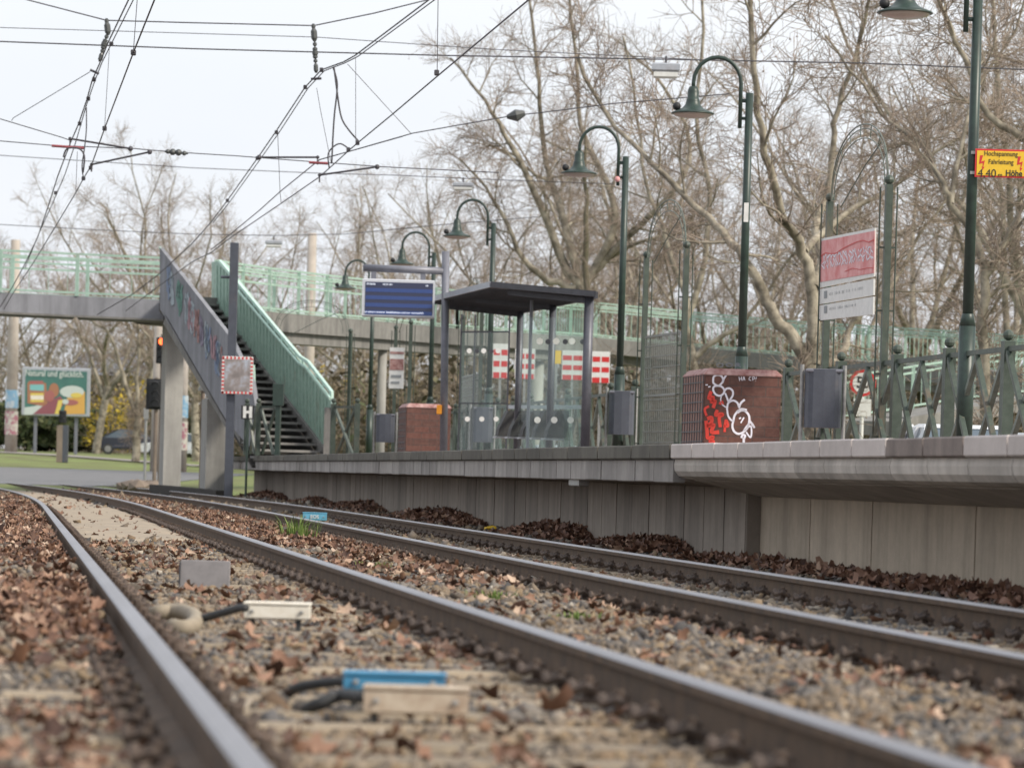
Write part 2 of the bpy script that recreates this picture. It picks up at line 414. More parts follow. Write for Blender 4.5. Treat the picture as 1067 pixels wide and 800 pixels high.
# ------------------------------------------------------------------ rails
LA, LB, LC, LD = .482, 1.967, 3.498, 4.821
PROF = [(-.0625, -.16), (.0625, -.16), (.0625, -.150), (.009, -.132), (.009, -.042), (.034, -.036), (.036, -.010), (.028, -.002), (-.028, -.002+.001), (-.036, -.010), (-.034, -.036), (-.009, -.042), (-.009, -.132), (-.0625, -.150)]
def make_rail(lat, label):
    b = MB(); ss = list(np.arange(2.0, 52, 2.0))+list(np.arange(52, 175, 2.5)); n = len(PROF)
    for s in ss:
        base = TP(lat, s); zz = max(0, gz(base.x, base.y)) if s > 110 else 0
        for (x, z) in PROF: b.v.append(tuple(TP(lat+x, s, z+zz+.0)))
    for k in range(len(ss)-1):
        for i in range(n):
            j = (i+1) % n; b.f.append((k*n+i, k*n+j, (k+1)*n+j, (k+1)*n+i)); b.m.append(0 if i in (6, 7, 8) else 1)
    b.f.append(tuple(range(n))); b.m.append(1)
    o = b.build('rail', ['rail_top', 'rail_side']); return tag(o, label, 'rail')
make_rail(LA, 'steel rail at the far left, nearest to the leafy verge')
make_rail(LB, 'steel rail running from the left background to the bottom right corner, second from the left')
make_rail(LC, 'worn steel rail of the far track, on the side away from the platform')
make_rail(LD, 'worn steel rail closest to the platform wall')

# sleepers with clips
def make_sleeper(label, g, half):
    b = MB(); b.box(-half, half, -.12, .12, -.34, -.150, .02)
    o = b.build('sleeper', 'sleeper'); 
    me = o.data; me.transform(Matrix.Translation(o.location)); o.location = (0, 0, 0); WM[o.name] = Matrix.Identity(4)
    tag(o, label, 'sleeper', g)
    for rl in (-.7425, .7425):
        for sd in (-1, 1):
            c = MB(Matrix.Translation((rl+sd*.125, 0, -.150)) @ Matrix.Diagonal((1.25, .85, 1.15, 1)) @ Matrix.Translation((-rl-sd*.085, 0, .160))); x = rl + sd*.085
            c.box(x-.035, x+.035, -.06, .06, -.162, -.145)
            pts = [(x-sd*.03, -.045, -.135), (x+sd*.01, -.055, -.110), (x+sd*.04, -.03, -.125), (x+sd*.045, .0, -.105), (x+sd*.04, .03, -.125), (x+sd*.01, .055, -.110), (x-sd*.03, .045, -.135)]
            c.tube(pts, .013, 6); c.tube([(x, 0, -.15), (x, 0, -.085)], .014, 6); c.tube([(x, 0, -.112), (x, 0, -.098)], .026, 6)
            c.build('rail_clip', 'clip', o)
    return o
s1 = make_sleeper('weathered sleeper under the near track, half buried in ballast and leaves', 'sleepers of the near track', 1.25)
s2 = make_sleeper('weathered sleeper under the far track beside the platform, half buried in stones', 'sleepers of the far track', 1.2)
remember(s1); remember(s2)
def lay(src, latc, s0, s1_, squeeze=1.0):
    s = s0; first = True
    while s < s1_:
        o = src if first else copy_tree(src); first = False
        p = TP(latc, s); o.location = (p.x, p.y, rnd.uniform(-.006, .004)); o.rotation_euler = (0, 0, TH + rnd.gauss(0, .008)); o.scale = (squeeze, 1, 1)
        s += .62
lay(s1, (LA+LB)/2, 6.0, 62, 1.0)
lay(s2, (LC+LD)/2, 12.2, 62, .891)

# ------------------------------------------------------------------ ballast (numpy)
rs = np.random.RandomState(3)
ICO_T = (1+5**.5)/2
ico = np.array([(-1, ICO_T, 0), (1, ICO_T, 0), (-1, -ICO_T, 0), (1, -ICO_T, 0), (0, -1, ICO_T), (0, 1, ICO_T), (0, -1, -ICO_T), (0, 1, -ICO_T), (ICO_T, 0, -1), (ICO_T, 0, 1), (-ICO_T, 0, -1), (-ICO_T, 0, 1)])
ico /= np.linalg.norm(ico[0])
icof = np.array([(0, 11, 5), (0, 5, 1), (0, 1, 7), (0, 7, 10), (0, 10, 11), (1, 5, 9), (5, 11, 4), (11, 10, 2), (10, 7, 6), (7, 1, 8), (3, 9, 4), (3, 4, 2), (3, 2, 6), (3, 6, 8), (3, 8, 9), (4, 9, 5), (2, 4, 11), (6, 2, 10), (8, 6, 7), (9, 8, 1)])
octa = np.array([(1, 0, 0), (-1, 0, 0), (0, 1, 0), (0, -1, 0), (0, 0, 1), (0, 0, -1), ], float)
octf = np.array([(0, 2, 4), (2, 1, 4), (1, 3, 4), (3, 0, 4), (2, 0, 5), (1, 2, 5), (3, 1, 5), (0, 3, 5)])
def rotmats(n, full=True):
    q = rs.normal(size=(n, 4)); q /= np.linalg.norm(q, axis=1)[:, None]
    w, x, y, z = q.T
    return np.stack([1-2*(y*y+z*z), 2*(x*y-z*w), 2*(x*z+y*w), 2*(x*y+z*w), 1-2*(x*x+z*z), 2*(y*z-x*w), 2*(x*z-y*w), 2*(y*z+x*w), 1-2*(x*x+y*y)], 1).reshape(n, 3, 3)
def vn(x, y, sc, seed=0):       # cheap smooth value noise
    def h(i, j):
        v = np.sin(i*127.1+j*311.7+seed*74.7)*43758.5453; return v-np.floor(v)
    x = x*sc; y = y*sc; i = np.floor(x); j = np.floor(y); fx = x-i; fy = y-j
    fx = fx*fx*(3-2*fx); fy = fy*fy*(3-2*fy)
    return (h(i, j)*(1-fx)+h(i+1, j)*fx)*(1-fy)+(h(i, j+1)*(1-fx)+h(i+1, j+1)*fx)*fy
TN = np.array([tn.x, tn.y]); TT = np.array([tt.x, tt.y])
def bed(lat, s):                # height of the ballast surface
    z = np.full_like(lat, -.172)
    z += .03*(vn(lat, s, 1.1, 1)-.5) + .02*(vn(lat, s, 3.7, 2)-.5)
    z += (np.clip((LA+.02-lat)/.12, 0, 1)*.085 - np.clip((.0-lat)/1.5, 0, 1)*.03)*np.clip((s-12.5)/4, 0.05, 1) + np.where((lat > 2.3) & (lat < 3.2), .035, 0)
    z += np.clip((lat-5.0)/.8, 0, 1)*.07
    return z
def scatter(s0, s1_, dens, edge=.9, latmin=-9, latmax=6.1):
    """random (lat, s) over the part of the track bed the camera can see, denser nearer"""
    n = int((s1_-s0)*(latmax-latmin)*dens); lat = rs.uniform(latmin, latmax, n); s = rs.uniform(s0, s1_, n)
    X = lat*TN[0]+s*TT[0]; Y = lat*TN[1]+s*TT[1]
    k = (np.abs(X) < Y*.138+edge) & (Y > 5)
    return lat[k], s[k]
def stones(name, s0, s1_, dens, size, base, bf):
    lat, s = scatter(s0, s1_, dens)
    on_rail = np.zeros(len(lat), bool)
    for L in (LA, LB, LC, LD): on_rail |= np.abs(lat-L) < .075
    keep = ~on_rail
    ph = ((s-6.0) % .62); onsl = ((ph < .13) | (ph > .49)) & (((lat > LA-.5) & (lat < LB+.5)))
    ph2 = ((s-12.2) % .62); onsl |= ((ph2 < .13) | (ph2 > .49)) & ((lat > LC-.4) & (lat < LD+.4))
    keep &= ~(onsl & (rs.rand(len(lat)) < .84+.14*(vn(lat, s, 1.3, 9) > .45)))
    sandy = (lat > LA+.1) & (lat < LB-.1) & (s > 38)
    keep &= ~(sandy & (rs.rand(len(lat)) < .93))
    lat = lat[keep]; s = s[keep]; n = len(lat)
    sz = size*(rs.gamma(6, 1/6., n)*.8+.25); Rm = rotmats(n)
    v = base[None]*(1+rs.uniform(-.36, .36, (n, len(base), 1)))
    v = v*(np.array([1.1, .85, .5])[None, None]*(1+rs.uniform(-.2, .2, (n, 1, 3))))*sz[:, None, None]
    v = np.einsum('nij,nkj->nki', Rm, v)
    X = lat*TN[0]+s*TT[0]; Y = lat*TN[1]+s*TT[1]
    dv = np.maximum(0, s-52)**2/1800.; X = X-dv*TN[0]; Y = Y-dv*TN[1]
    z = bed(lat, s)+rs.uniform(-.3, .5, n)*sz
    v += np.stack([X, Y, z], 1)[:, None, :]
    f = bf[None]+(np.arange(n)*len(base))[:, None, None]
    return v.reshape(-1, 3), f.reshape(-1, bf.shape[1])
parts = [stones('a', 6, 20, 1500, .0185, ico, icof), stones('b', 20, 36, 900, .021, ico, icof), stones('c', 36, 62, 330, .031, octa, octf), stones('d', 62, 100, 110, .045, octa, octf)]
off = 0; vv = []; ff = []
for v, f in parts: vv.append(v); ff.append(f+off); off += len(v)
tag(npmesh('ballast', np.concatenate(vv), np.concatenate(ff), 'ballast'), kind='stuff')

# leaves
def leaf_shape(seed):
    r = np.random.RandomState(seed); k = 11
    a = np.linspace(0, 2*np.pi, k, endpoint=False)+r.uniform(-.1, .1, k)
    rad = np.where(np.arange(k) % 2 == 0, 1.0, .68)*(1+r.uniform(-.28, .28, k)); rad[0] = 1.2
    x = rad*np.cos(a); y = rad*np.sin(a)*.85
    c1, c2, c3 = r.uniform(.5, 1.3), r.uniform(-.5, .7), r.uniform(-.6, .6); y = y*.8
    z = c1*y*y+c2*x*x+c3*x*y+r.uniform(-.08, .08, k)
    v = np.stack([x, y, z], 1); v = np.concatenate([v, [[0, 0, 0]]])
    f = np.array([(i, (i+1) % k, k) for i in range(k)]); return v, f
LV = [leaf_shape(i)[0] for i in range(10)]; LF = leaf_shape(0)[1]
def leaves(lat, s, z, size, tilt=.5):
    n = len(lat); idx = rs.randint(0, 10, n); base = np.array(LV)[idx]
    a = rs.uniform(0, 2*np.pi, n); tx = rs.normal(0, tilt, n); ty = rs.normal(0, tilt, n)
    ca, sa = np.cos(a), np.sin(a); Z0 = np.zeros(n); O = np.ones(n)
    Rz = np.stack([ca, -sa, Z0, sa, ca, Z0, Z0, Z0, O], 1).reshape(n, 3, 3)
    Rx = np.stack([O, Z0, Z0, Z0, np.cos(tx), -np.sin(tx), Z0, np.sin(tx), np.cos(tx)], 1).reshape(n, 3, 3)
    Ry = np.stack([np.cos(ty), Z0, np.sin(ty), Z0, O, Z0, -np.sin(ty), Z0, np.cos(ty)], 1).reshape(n, 3, 3)
    Rm = Rz@Rx@Ry
    sz = size*rs.uniform(.55, 1.35, n); v = np.einsum('nij,nkj->nki', Rm, base*sz[:, None, None])
    dv = np.where(lat < 5.2, np.maximum(0, s-52)**2/1800., 0)
    X = (lat-dv)*TN[0]+s*TT[0]; Y = (lat-dv)*TN[1]+s*TT[1]
    v += np.stack([X, Y, z], 1)[:, None, :]
    f = LF[None]+(np.arange(n)*12)[:, None, None]
    return v.reshape(-1, 3), f.reshape(-1, 3)
def join(ps):
    o = 0; a = []; b = []
    for v, f in ps: a.append(v); b.append(f+o); o += len(v)
    return np.concatenate(a), np.concatenate(b)
L = []
def zone(s0, s1_, l0, l1, dens, size, th=None, tilt=.45, lift=.02, seed=5):
    lat, s = scatter(s0, s1_, dens, .7, l0, l1)
    keep = np.ones(len(lat), bool)
    for R_ in (LA, LB, LC, LD): keep &= np.abs(lat-R_) > .085
    if th is not None: keep &= (vn(lat, s*.6, 1.8, seed)*.7+vn(lat, s, 5, seed+1)*.3) > th
    lat = lat[keep]; s = s[keep]
    L.append(leaves(lat, s, bed(lat, s)+rs.uniform(0, lift+.01, len(lat))+.018, size, tilt))
zone(15, 80, -8, LA-.06, 260, .032, .30, .6)
zone(12, 60, -8, LA-.06, 26, .05, .45, .6)
zone(7, 15, -3, LA-.06, 130, .026, .42, .6)
zone(7, 15, -3, LA-.06, 16, .05, .5, .6)
zone(8, 20, LA+.1, LB-.1, 40, .024, .45, .6)
zone(9, 22, LA+.1, LB-.1, 12, .05, .52, .5)
zone(20, 38, LA+.1, LB-.1, 55, .034, .50, .5)
zone(38, 90, LA+.1, LB-.1, 5, .045, .4)
zone(34, 100, LB+.1, LC-.1, 230, .038, .20, .6)
zone(24, 34, LB+.1, LC-.1, 110, .036, .42, .6)
zone(8, 24, LB+.1, LC-.1, 22, .03, .40, .6)
zone(8, 24, LB+.1, LC-.1, 7, .048, .50)
zone(12, 100, LC+.1, LD-.1, 16, .036, .5)
zone(12, 100, LD+.1, 5.6, 25, .036, .5)
v, f = join(L); tag(npmesh('fallen_leaves', v, f, 'leaves'), kind='stuff')
L = []
def pile(xa, xb, h, dens=420):     # drift against the platform wall between two photo columns
    sa = 6.0*4050/(xb-10); sb = 6.0*4050/(xa-10)
    n = int((sb-sa)*.75*dens); s = rs.uniform(sa, sb, n); lat = 6.10-rs.power(1.6, n)[::-1]*0-np.abs(rs.normal(0, .20, n))
    k = lat > 5.2; lat = lat[k]; s = s[k]
    t = (s-sa)/(sb-sa); hh = h*.75*np.clip(np.sin(np.pi*t), 0, 1)**.5*(.55+.75*vn(lat*0, s, 1.1, 4))*np.clip((lat-5.35)/.55, 0, 1)
    L.append(leaves(lat, s, -.10+rs.uniform(.0, 1, len(s))*hh+.015, .05, .8))
pile(266, 294, .18); pile(318, 343, .16); pile(352, 398, .18, 380); pile(425, 502, .20, 350); pile(545, 585, .10, 250); pile(565, 612, .24); pile(640, 668, .08, 200); pile(660, 718, .22)
pile(745, 800, .04, 200); pile(790, 880, .08, 220); pile(870, 1000, .045, 200); pile(960, 1150, .09, 240); pile(1100, 1500, .12, 200)
v, f = join(L); tag(npmesh('leaf_drift', v, f, 'leaves_dark'), kind='stuff')

# weeds
def tuft(px, py, h, n, label, w=.5):
    p = G(px, py, -.13); b = MB()
    for i in range(n):
        a = rnd.uniform(0, 6.28); l = h*rnd.uniform(.5, 1.1); r = rnd.uniform(0, .035)*w*2; q = p+V((math.cos(a)*r*2, math.sin(a)*r*2, 0))
        lean = V((math.cos(a), math.sin(a), 0))*l*rnd.uniform(.15, .8); sd = V((-math.sin(a), math.cos(a), 0))*.006
        m_ = q+lean*.35+V((0, 0, l*.65)); e = q+lean+V((0, 0, l))
        b.add([q-sd, q+sd, m_+sd*.8, m_-sd*.8, e], [(0, 1, 2, 3), (3, 2, 4)])
    return tag(b.build('grass_tuft', 'blades'), label, 'grass tuft')
tuft(310, 563, .26, 90, 'tall bright green grass tuft between the two tracks', 1.6)
tuft(392, 595, .07, 60, 'low green weed by the second rail from the left, right of the tall tuft', 1.6)
tuft(515, 625, .06, 60, 'low green weed between the tracks near the pale stone', 1.6)
tuft(603, 647, .05, 50, 'low green weed between the tracks under the wall drain', 1.5)

# ------------------------------------------------------------------ platform
XE = 5.5*math.cos(TH); XW = 6.15*math.cos(TH); XR = 6.27*math.cos(TH); ST = 31.9; SEND = 98.0; ZT = .872
plat = thing('platform', TP(5.5, 40, -.2), 'long raised concrete tram platform with overhanging edge, running from right foreground to the footbridge stairs', 'platform')
def pm(): return MB(Matrix((tn, tt, V((0, 0, 1)))).transposed().to_4x4())     # local x=lat, y=s
b = pm(); b.box(XW+.02, 12.4, 8, SEND-.03, .60, ZT-.004); b.build('slab', 'paving', plat)
b = pm(); b.box(XW+.3, 11.2, 8, SEND-.1, -.2, .60); b.build('core', 'wall_concrete', plat)
g = .014
s = ST
k = 0
while s < SEND-.2:        # older part: straight fascia panels and dark mossy coping
    j = rnd.uniform(-.004, .004)
    b = pm(); b.box(XE-.02+j, XE+.45, s+g, s+1-g, .750, ZT+rnd.uniform(-.004, .003), .010); b.build('coping_block', 'coping_old', plat)
    b = pm(); b.box(XE+.02+j, XE+.12, s+g, s+1-g, .555+rnd.uniform(-.004, .004), .7475, .008); b.build('fascia_panel', 'fascia_old', plat)
    _g = rnd.choice((.012, .03, .045)); b = pm(); b.box(XW+rnd.uniform(0, .008), XW+.10, s+_g, s+1-.008, -.25, .545, .02); b.build('wall_panel', 'wall_concrete', plat)
    s += 1
b = pm(); b.extrude([(XE+.121, ST, .60), (XE+.121, ST, .57), (XW-.1, ST, .535), (XW+.1, ST, .535), (XW+.1, ST, .60)], (0, SEND-ST, 0)); b.build('soffit', 'wall_concrete', plat)
b = pm(); b.box(XW+.04, XW+.09, ST, SEND-.02, -.2, .54); b.build('joint_backing', 'dark_gap', plat)
s = ST
while s > 11:
    b = pm(); cm = 'coping_brown' if ST-s > 7.5 and ST-s < 9.8 else 'coping_new'
    b.box(XE-.01, XE+.42, s-1+g, s-g, .752, ZT+rnd.uniform(-.003, .003), .010); b.build('coping_block', cm, plat)
    b = pm(); b.extrude([(XE+.03, s-1+g*.6, .749), (XE+.02, s-1+g*.6, .70), (XE+.028, s-1+g*.6, .65), (XE+.06, s-1+g*.6, .61), (XE+.12, s-1+g*.6, .588), (XE+.2, s-1+g*.6, .58), (XE+.2, s-1+g*.6, .749)], (0, 1-1.2*g, 0))
    b.build('edge_beam', 'fascia_new', plat)
    s -= 1
b = pm(); b.extrude([(XE+.201, 10, .74), (XE+.201, 10, .575), (XR-.03, 10, .46), (XR+.1, 10, .46), (XR+.1, 10, .74)], (0, ST-10, 0)); b.build('soffit', 'fascia_new', plat)
b = pm(); b.box(XW+.002, XR+.12, ST-.03, ST-.004, -.25, .53); b.build('return_panel', 'wall_concrete', plat)
sj = [34.2, 31.2, 30.4, 28.4, 27.0, 25.3, 22.8, 20, 17.5, 15, 12.5, 10]
sj = [ST, 29.85, 27.65, 24.6, 22.2, 20, 17.5, 15, 12.5, 10]
for a, c in zip(sj, sj[1:]):
    b = pm(); b.box(XR, XR+.10, c+.022, a-.012, -.25, .47, .012); b.build('wall_panel', 'wall_pale', plat)
b = pm(); b.box(XR+.04, XR+.09, 10, ST, -.2, .46); b.build('joint_backing', 'dark_gap', plat)
p = RP(602, 504, TP(XE+.1, 40, 0), tn)
l_, s_ = lats(p); b = pm(); b.box(XE+.06, XE+.16, s_-.35, s_+.35, .49, .565, .01); tag(b.build('drain_box', 'galv', plat), 'small grey box under the platform edge')

# ------------------------------------------------------------------ platform furniture
ZP = ZT
def on_plat(px, Y): 
    p = P(px, 480, Y); return V((p.x, p.y, ZP))
# lamp posts
def make_lamp():
    root = thing('street_lamp', (0, 0, 0), '', 'lamp post')
    b = MB(); b.tube([(0, 0, 0), (0, 0, 1.35)], .085, 12); b.lathe((0, 0, 1.35), [(.085, 0), (.06, .12), (.052, .13)], 12); b.tube([(0, 0, 1.4), (0, 0, 4.78)], [.056, .050], 12)
    b.box(-.16, .16, -.16, .16, 0, .02); b.build('pole', 'dkgreen', root, True)
    b = MB(); xs = -.115
    pts = [(xs, 0, 4.32), (xs, 0, 4.90)]
    for k in range(1, 13): a = math.pi*k/12; pts.append((xs-.31+.31*math.cos(a), 0, 4.90+.31*math.sin(a)*1.08))
    pts.append((xs-.62, 0, 4.81)); b.tube(pts, .027, 10)
    b.bar((xs, 0, 4.68), (-.02, 0, 4.68), .03, .05); b.bar((xs, 0, 4.45), (-.02, 0, 4.45), .03, .04)
    arm = b.build('arm', 'dkgreen', root, True)
    b = MB(); c = (xs-.62, 0, 4.81)
    b.lathe(c, [(.03, .04), (.055, .03), (.075, -.03), (.075, -.12), (.085, -.125), (.088, -.15), (.10, -.2), (.14, -.245), (.20, -.275), (.28, -.305), (.285, -.32), (.28, -.322), (.2, -.30), (.02, -.29)], 24)
    shade = b.build('lamp_shade', 'dkgreen', root, True)
    b = MB(); b.lathe((c[0], 0, 4.81-.31), [(.26, -.005), (.235, -.035), (.13, -.06), (.02, -.068)], 20); b.build('diffuser', 'lens', shade, True)
    b = MB(); b.ball((c[0]-.21, 0, 4.585), .055, 12); b.build('speaker', 'black', shade, True)
    return root
M['lens'] = plain('lamp_lens', (.45, .38, .34), .25)
lamp = make_lamp(); remember(lamp)
LAMPS = [(1003.5, 39.6, 'lamp post at the right edge, nearest, with the yellow warning plate fixed to it'), (769.5, 51.0, 'hook-armed green lamp post behind the graffitied brick box'),
         (643, 61.5, 'hook-armed green lamp post just right of the shelter, with a red sticker on its arm'), (507.5, 78.5, 'hook-armed green lamp post behind the shelter roof'),
         (446.5, 89.5, 'hook-armed green lamp post behind the departure display post'), (384, 102, 'farthest hook-armed green lamp post, behind the left end of the display board')]
LO = []
for i, (x, Y, lb) in enumerate(LAMPS):
    o = lamp if i == 0 else copy_tree(lamp)
    o.location = on_plat(x, Y); o['label'] = lb; o['group'] = 'green hook-armed lamp posts on the platform'; LO.append(o)
# stickers
def lamp_part(i, fn):
    o = LO[i]; WM[o.name] = Matrix.Translation(o.location); return o
o = lamp_part(2, 0); b = MB(Matrix.Translation(o.location)); b.ball((-.125, -.028, 4.42), .045, 10); b.build('sticker', 'red_sticker' if 'red_sticker' in M else 'pink', o)
o = lamp_part(1, 0); b = MB(Matrix.Translation(o.location)); b.box(-.03, .03, -.058, -.052, 3.1, 3.35); b.build('sticker', 'white', o)

# yellow warning plate
Yw = 39.5; c0 = P(1016.5, 155, Yw); c1 = P(1071, 186, Yw)
yp = thing('warning_sign', (c0.x, Yw, c1.z), 'yellow high voltage warning plate with red border reading 4,40m Höhe', 'sign')
x0, x1, z0, z1 = c0.x, c1.x, c1.z, c0.z
b = MB(); b.box(x0, x1, Yw, Yw+.006, z0, z1, .002); b.build('border', 'red', yp)
b = MB(); b.box(x0+.018, x1-.018, Yw-.004, Yw-.001, z0+.018, z1-.018); face = b.build('face', 'yellow', yp)
def zt(px, py): q = P(px, py, Yw-.006); return q
def tx(body, px, py, h, m, par, Y, sx=1, al='CENTER', bold=False):
    q = P(px, py, Y); mm = face_mx(q, (0, -1, 0)); return text(body, h*Y/4050*1.38, m, mm, par, sx=sx, align=al, bold=bold)
tx('Hochspannung', 1043, 160.5, 5.2, 'black', yp, Yw-.006, .82); tx('Fahrleitung', 1043, 169, 5.2, 'black', yp, Yw-.006, .82)
tx('4,40', 1028.5, 181, 8.6, 'black', yp, Yw-.006, .95); tx('m', 1042.2, 182.5, 4.5, 'black', yp, Yw-.006); tx('Höhe', 1056.5, 181, 6.6, 'black', yp, Yw-.006, .85, bold=True)
b = MB()
for ox in (0, 39.5):
    pl = [(1021.2, 161), (1024.5, 161), (1022.5, 167.5), (1026.3, 166.2), (1024.5, 173), (1026, 173), (1023.8, 176.5), (1023, 172.5), (1024, 172.8), (1024, 169), (1020.2, 170)]
    b.extrude([P(px+ox, py+1+ox*.03, Yw-.006) for px, py in pl], (0, .002, 0))
b.build('lightning_symbol', 'red', yp)
b = MB(); b.bar(P(1012, 159, Yw+.03), P(1040, 160, Yw+.03), .03, .03); b.build('bracket', 'galv', yp); b = MB(); b.bar(P(1011, 180, Yw+.03), P(1040, 181, Yw+.03), .03, .03); b.build('bracket', 'galv', yp)

# litter bins
def bin_(px0, px1, py0, py1, Y, label, lid=True):
    a = P(px0, py0, Y); c = P(px1, py1, Y); w = (c.x-a.x)/2; cx = (a.x+c.x)/2
    t = thing('litter_bin', (cx, Y, ZP), label, 'litter bin', 'grey litter bins on the platform')
    b = MB(); n = 16; pts = []
    for k in range(n):
        th = 2*math.pi*k/n; sx = math.copysign(abs(math.cos(th))**.55, math.cos(th)); sy = math.copysign(abs(math.sin(th))**.75, math.sin(th)); pts.append((cx+sx*w, Y+.16+sy*.17, c.z))
    b.extrude(pts, (0, 0, a.z-c.z)); body = b.build('bin_body', 'bin', t)
    b = MB(); b.box(cx-w*.98, cx+w*.98, Y+.0, Y+.32, a.z-.035, a.z+.004, .01); b.build('rim', 'steel', t)
    b = MB(); b.tube([(cx-w-.03, Y+.16, ZP), (cx-w-.03, Y+.16, a.z+.05)], .022, 8); b.tube([(cx+w+.03, Y+.16, ZP), (cx+w+.03, Y+.16, a.z+.05)], .022, 8); b.bar((cx-w-.03, Y+.16, ZP+.1), (cx+w+.03, Y+.16, ZP+.1), .03, .04); b.build('stand', 'galv', t)
bin_(840, 877, 384, 446, 43.0, 'grey litter bin in front of the lattice fence at the right')
bin_(635, 660.5, 407, 453, 60, 'grey litter bin between the shelter and the mesh screen')
bin_(391.5, 411, 431, 461, 84, 'small grey litter bin left of the far brick box')
bin_(492, 513, 424, 461, 72, 'dark litter bin seen through the glass at the far end of the shelter')

# brick boxes
def brick_box(px0, pxc, px1, pytop, Y, length, label, cap='brick_cap'):
    c = P(pxc, pytop, Y); w = (P(px1, pytop, Y).x-c.x)/math.cos(TH)
    t = thing('brick_enclosure', (c.x, c.y, ZP), label, 'brick enclosure', rz=TH)
    h = c.z-ZP; T = WM[t.name]
    b = MB(T); b.box(0, w, 0, length, 0, h-.06); body = b.build('body', 'brick', t)
    b = MB(T); vs = [(-.012, -.012), (w+.012, -.012), (w+.012, length+.012), (-.012, length+.012)]; i = .05; vt = [(i, i), (w-i, i), (w-i, length-i), (i, length-i)]
    b.add([(x, y, h-.06) for x, y in vs]+[(x, y, h-.045) for x, y in vs]+[(x, y, h+.02) for x, y in vt], [(3, 2, 1, 0), (8, 9, 10, 11)]+[(j, (j+1) % 4, 4+(j+1) % 4, 4+j) for j in range(4)]+[(4+j, 4+(j+1) % 4, 8+(j+1) % 4, 8+j) for j in range(4)])
    b.build('cap', cap, t)
    b = MB(T); b.box(-.010, -.003, .02, length-.02, .01, h-.07); b.build('lit_side_sheet', 'lit_brick', t)  # thin added sheet that carries the painted light of this face
    b = MB(T)
    z = .05
    while z < h-.05: b.box(-.022, -.012, .0, length, z, z+.012); z += .115
    y = .02
    while y < length: b.box(-.020, -.013, y, y+.012, .02, h-.06); y += .17
    b.build('wire_mesh', 'steel_dark', t)
    return t, c, T, w, h, length
bx, c, T, w, h, ln = brick_box(711, 735, 815, 385, 45.5, 1.45, 'dark red brick box with white and red graffiti beside the fence')
n_ = -tt; p0 = V((c.x, c.y, 1))+n_*.004
def S(u, v): return RP(700+u/8, 370+v/8, p0, n_)
def stroke(b, pts, wd, closed=False):
    wd *= 1.3
    # Catmull-Rom smoothing
    if closed: pts = pts+[pts[0]]
    out = []
    for i in range(len(pts)-1):
        q0 = pts[i-1] if i else (pts[-2] if closed else pts[0]); q1 = pts[i]; q2 = pts[i+1]; q3 = pts[i+2] if i+2 < len(pts) else (pts[1] if closed else pts[-1])
        for k in range(5):
            t = k/5; out.append(tuple(.5*((2*q1[d])+(-q0[d]+q2[d])*t+(2*q0[d]-5*q1[d]+4*q2[d]-q3[d])*t*t+(-q0[d]+3*q1[d]-3*q2[d]+q3[d])*t**3) for d in (0, 1)))
    out.append(pts[-1]); b.ribbon([S(*q) for q in out], wd, n_, .0)
b = MB()
stroke(b, [(345, 215), (350, 180), (380, 165), (415, 175), (428, 210), (410, 240), (385, 255), (350, 235)], .018, True)
stroke(b, [(425, 230), (435, 195), (460, 158)], .017); stroke(b, [(290, 243), (291, 252)], .022); stroke(b, [(312, 258), (314, 268)], .022)
stroke(b, [(352, 262), (345, 290), (365, 325), (400, 338), (430, 320), (437, 290), (415, 262), (380, 255)], .018, True)
stroke(b, [(440, 300), (455, 280), (485, 278), (508, 300), (508, 335), (490, 365), (478, 385)], .018); stroke(b, [(445, 315), (462, 360), (475, 395)], .017)
stroke(b, [(415, 335), (408, 370), (420, 410), (455, 435)], .012); stroke(b, [(460, 455), (470, 400), (510, 378), (545, 395), (560, 430)], .018)
stroke(b, [(560, 440), (575, 400), (608, 370)], .02); stroke(b, [(462, 455), (470, 505), (495, 540), (520, 550)], .017)
stroke(b, [(515, 540), (505, 590), (520, 635), (560, 655), (610, 630), (640, 580), (645, 510), (610, 465), (560, 462), (525, 500)], .02, True)
stroke(b, [(545, 475), (580, 455), (625, 462)], .03); stroke(b, [(560, 530), (578, 520)], .014); stroke(b, [(575, 565), (602, 518)], .014)
stroke(b, [(650, 540), (670, 580), (690, 605), (655, 560), (600, 630), (655, 590), (665, 640), (655, 685), (620, 640)], .015)
stroke(b, [(580, 690), (590, 665), (612, 670), (600, 700)], .02); stroke(b, [(600, 690), (600, 728)], .022)
o = b.build('white_graffiti', 'wspray', bx)
b = MB()
stroke(b, [(328, 300), (310, 360), (345, 350), (330, 390), (360, 380), (345, 440)], .032); stroke(b, [(310, 425), (275, 450), (290, 505)], .022)
stroke(b, [(380, 455), (365, 500), (400, 490), (425, 495), (395, 520), (405, 600)], .03); stroke(b, [(295, 530), (330, 520), (330, 560), (300, 590), (350, 580), (330, 640), (395, 640)], .034)
stroke(b, [(285, 545), (295, 640), (300, 690), (345, 680), (320, 720), (360, 722)], .032); stroke(b, [(440, 640), (450, 540), (470, 590), (430, 590)], .022); stroke(b, [(400, 410), (415, 385), (425, 410)], .022)
b.build('red_graffiti', 'rednew', bx)
b = MB()
for pl in ([(560, 180), (565, 215)], [(580, 178), (584, 212)], [(560, 197), (584, 195)], [(592, 212), (600, 178), (610, 210)], [(594, 198), (608, 196)], [(662, 182), (648, 185), (645, 205), (662, 210)], [(675, 212), (675, 180), (690, 185), (688, 198), (676, 200)], [(706, 180), (700, 203)], [(697, 212), (698, 215)]): stroke(b, pl, .006)
b.build('chalk_lettering', 'wspray', bx)
b = MB()
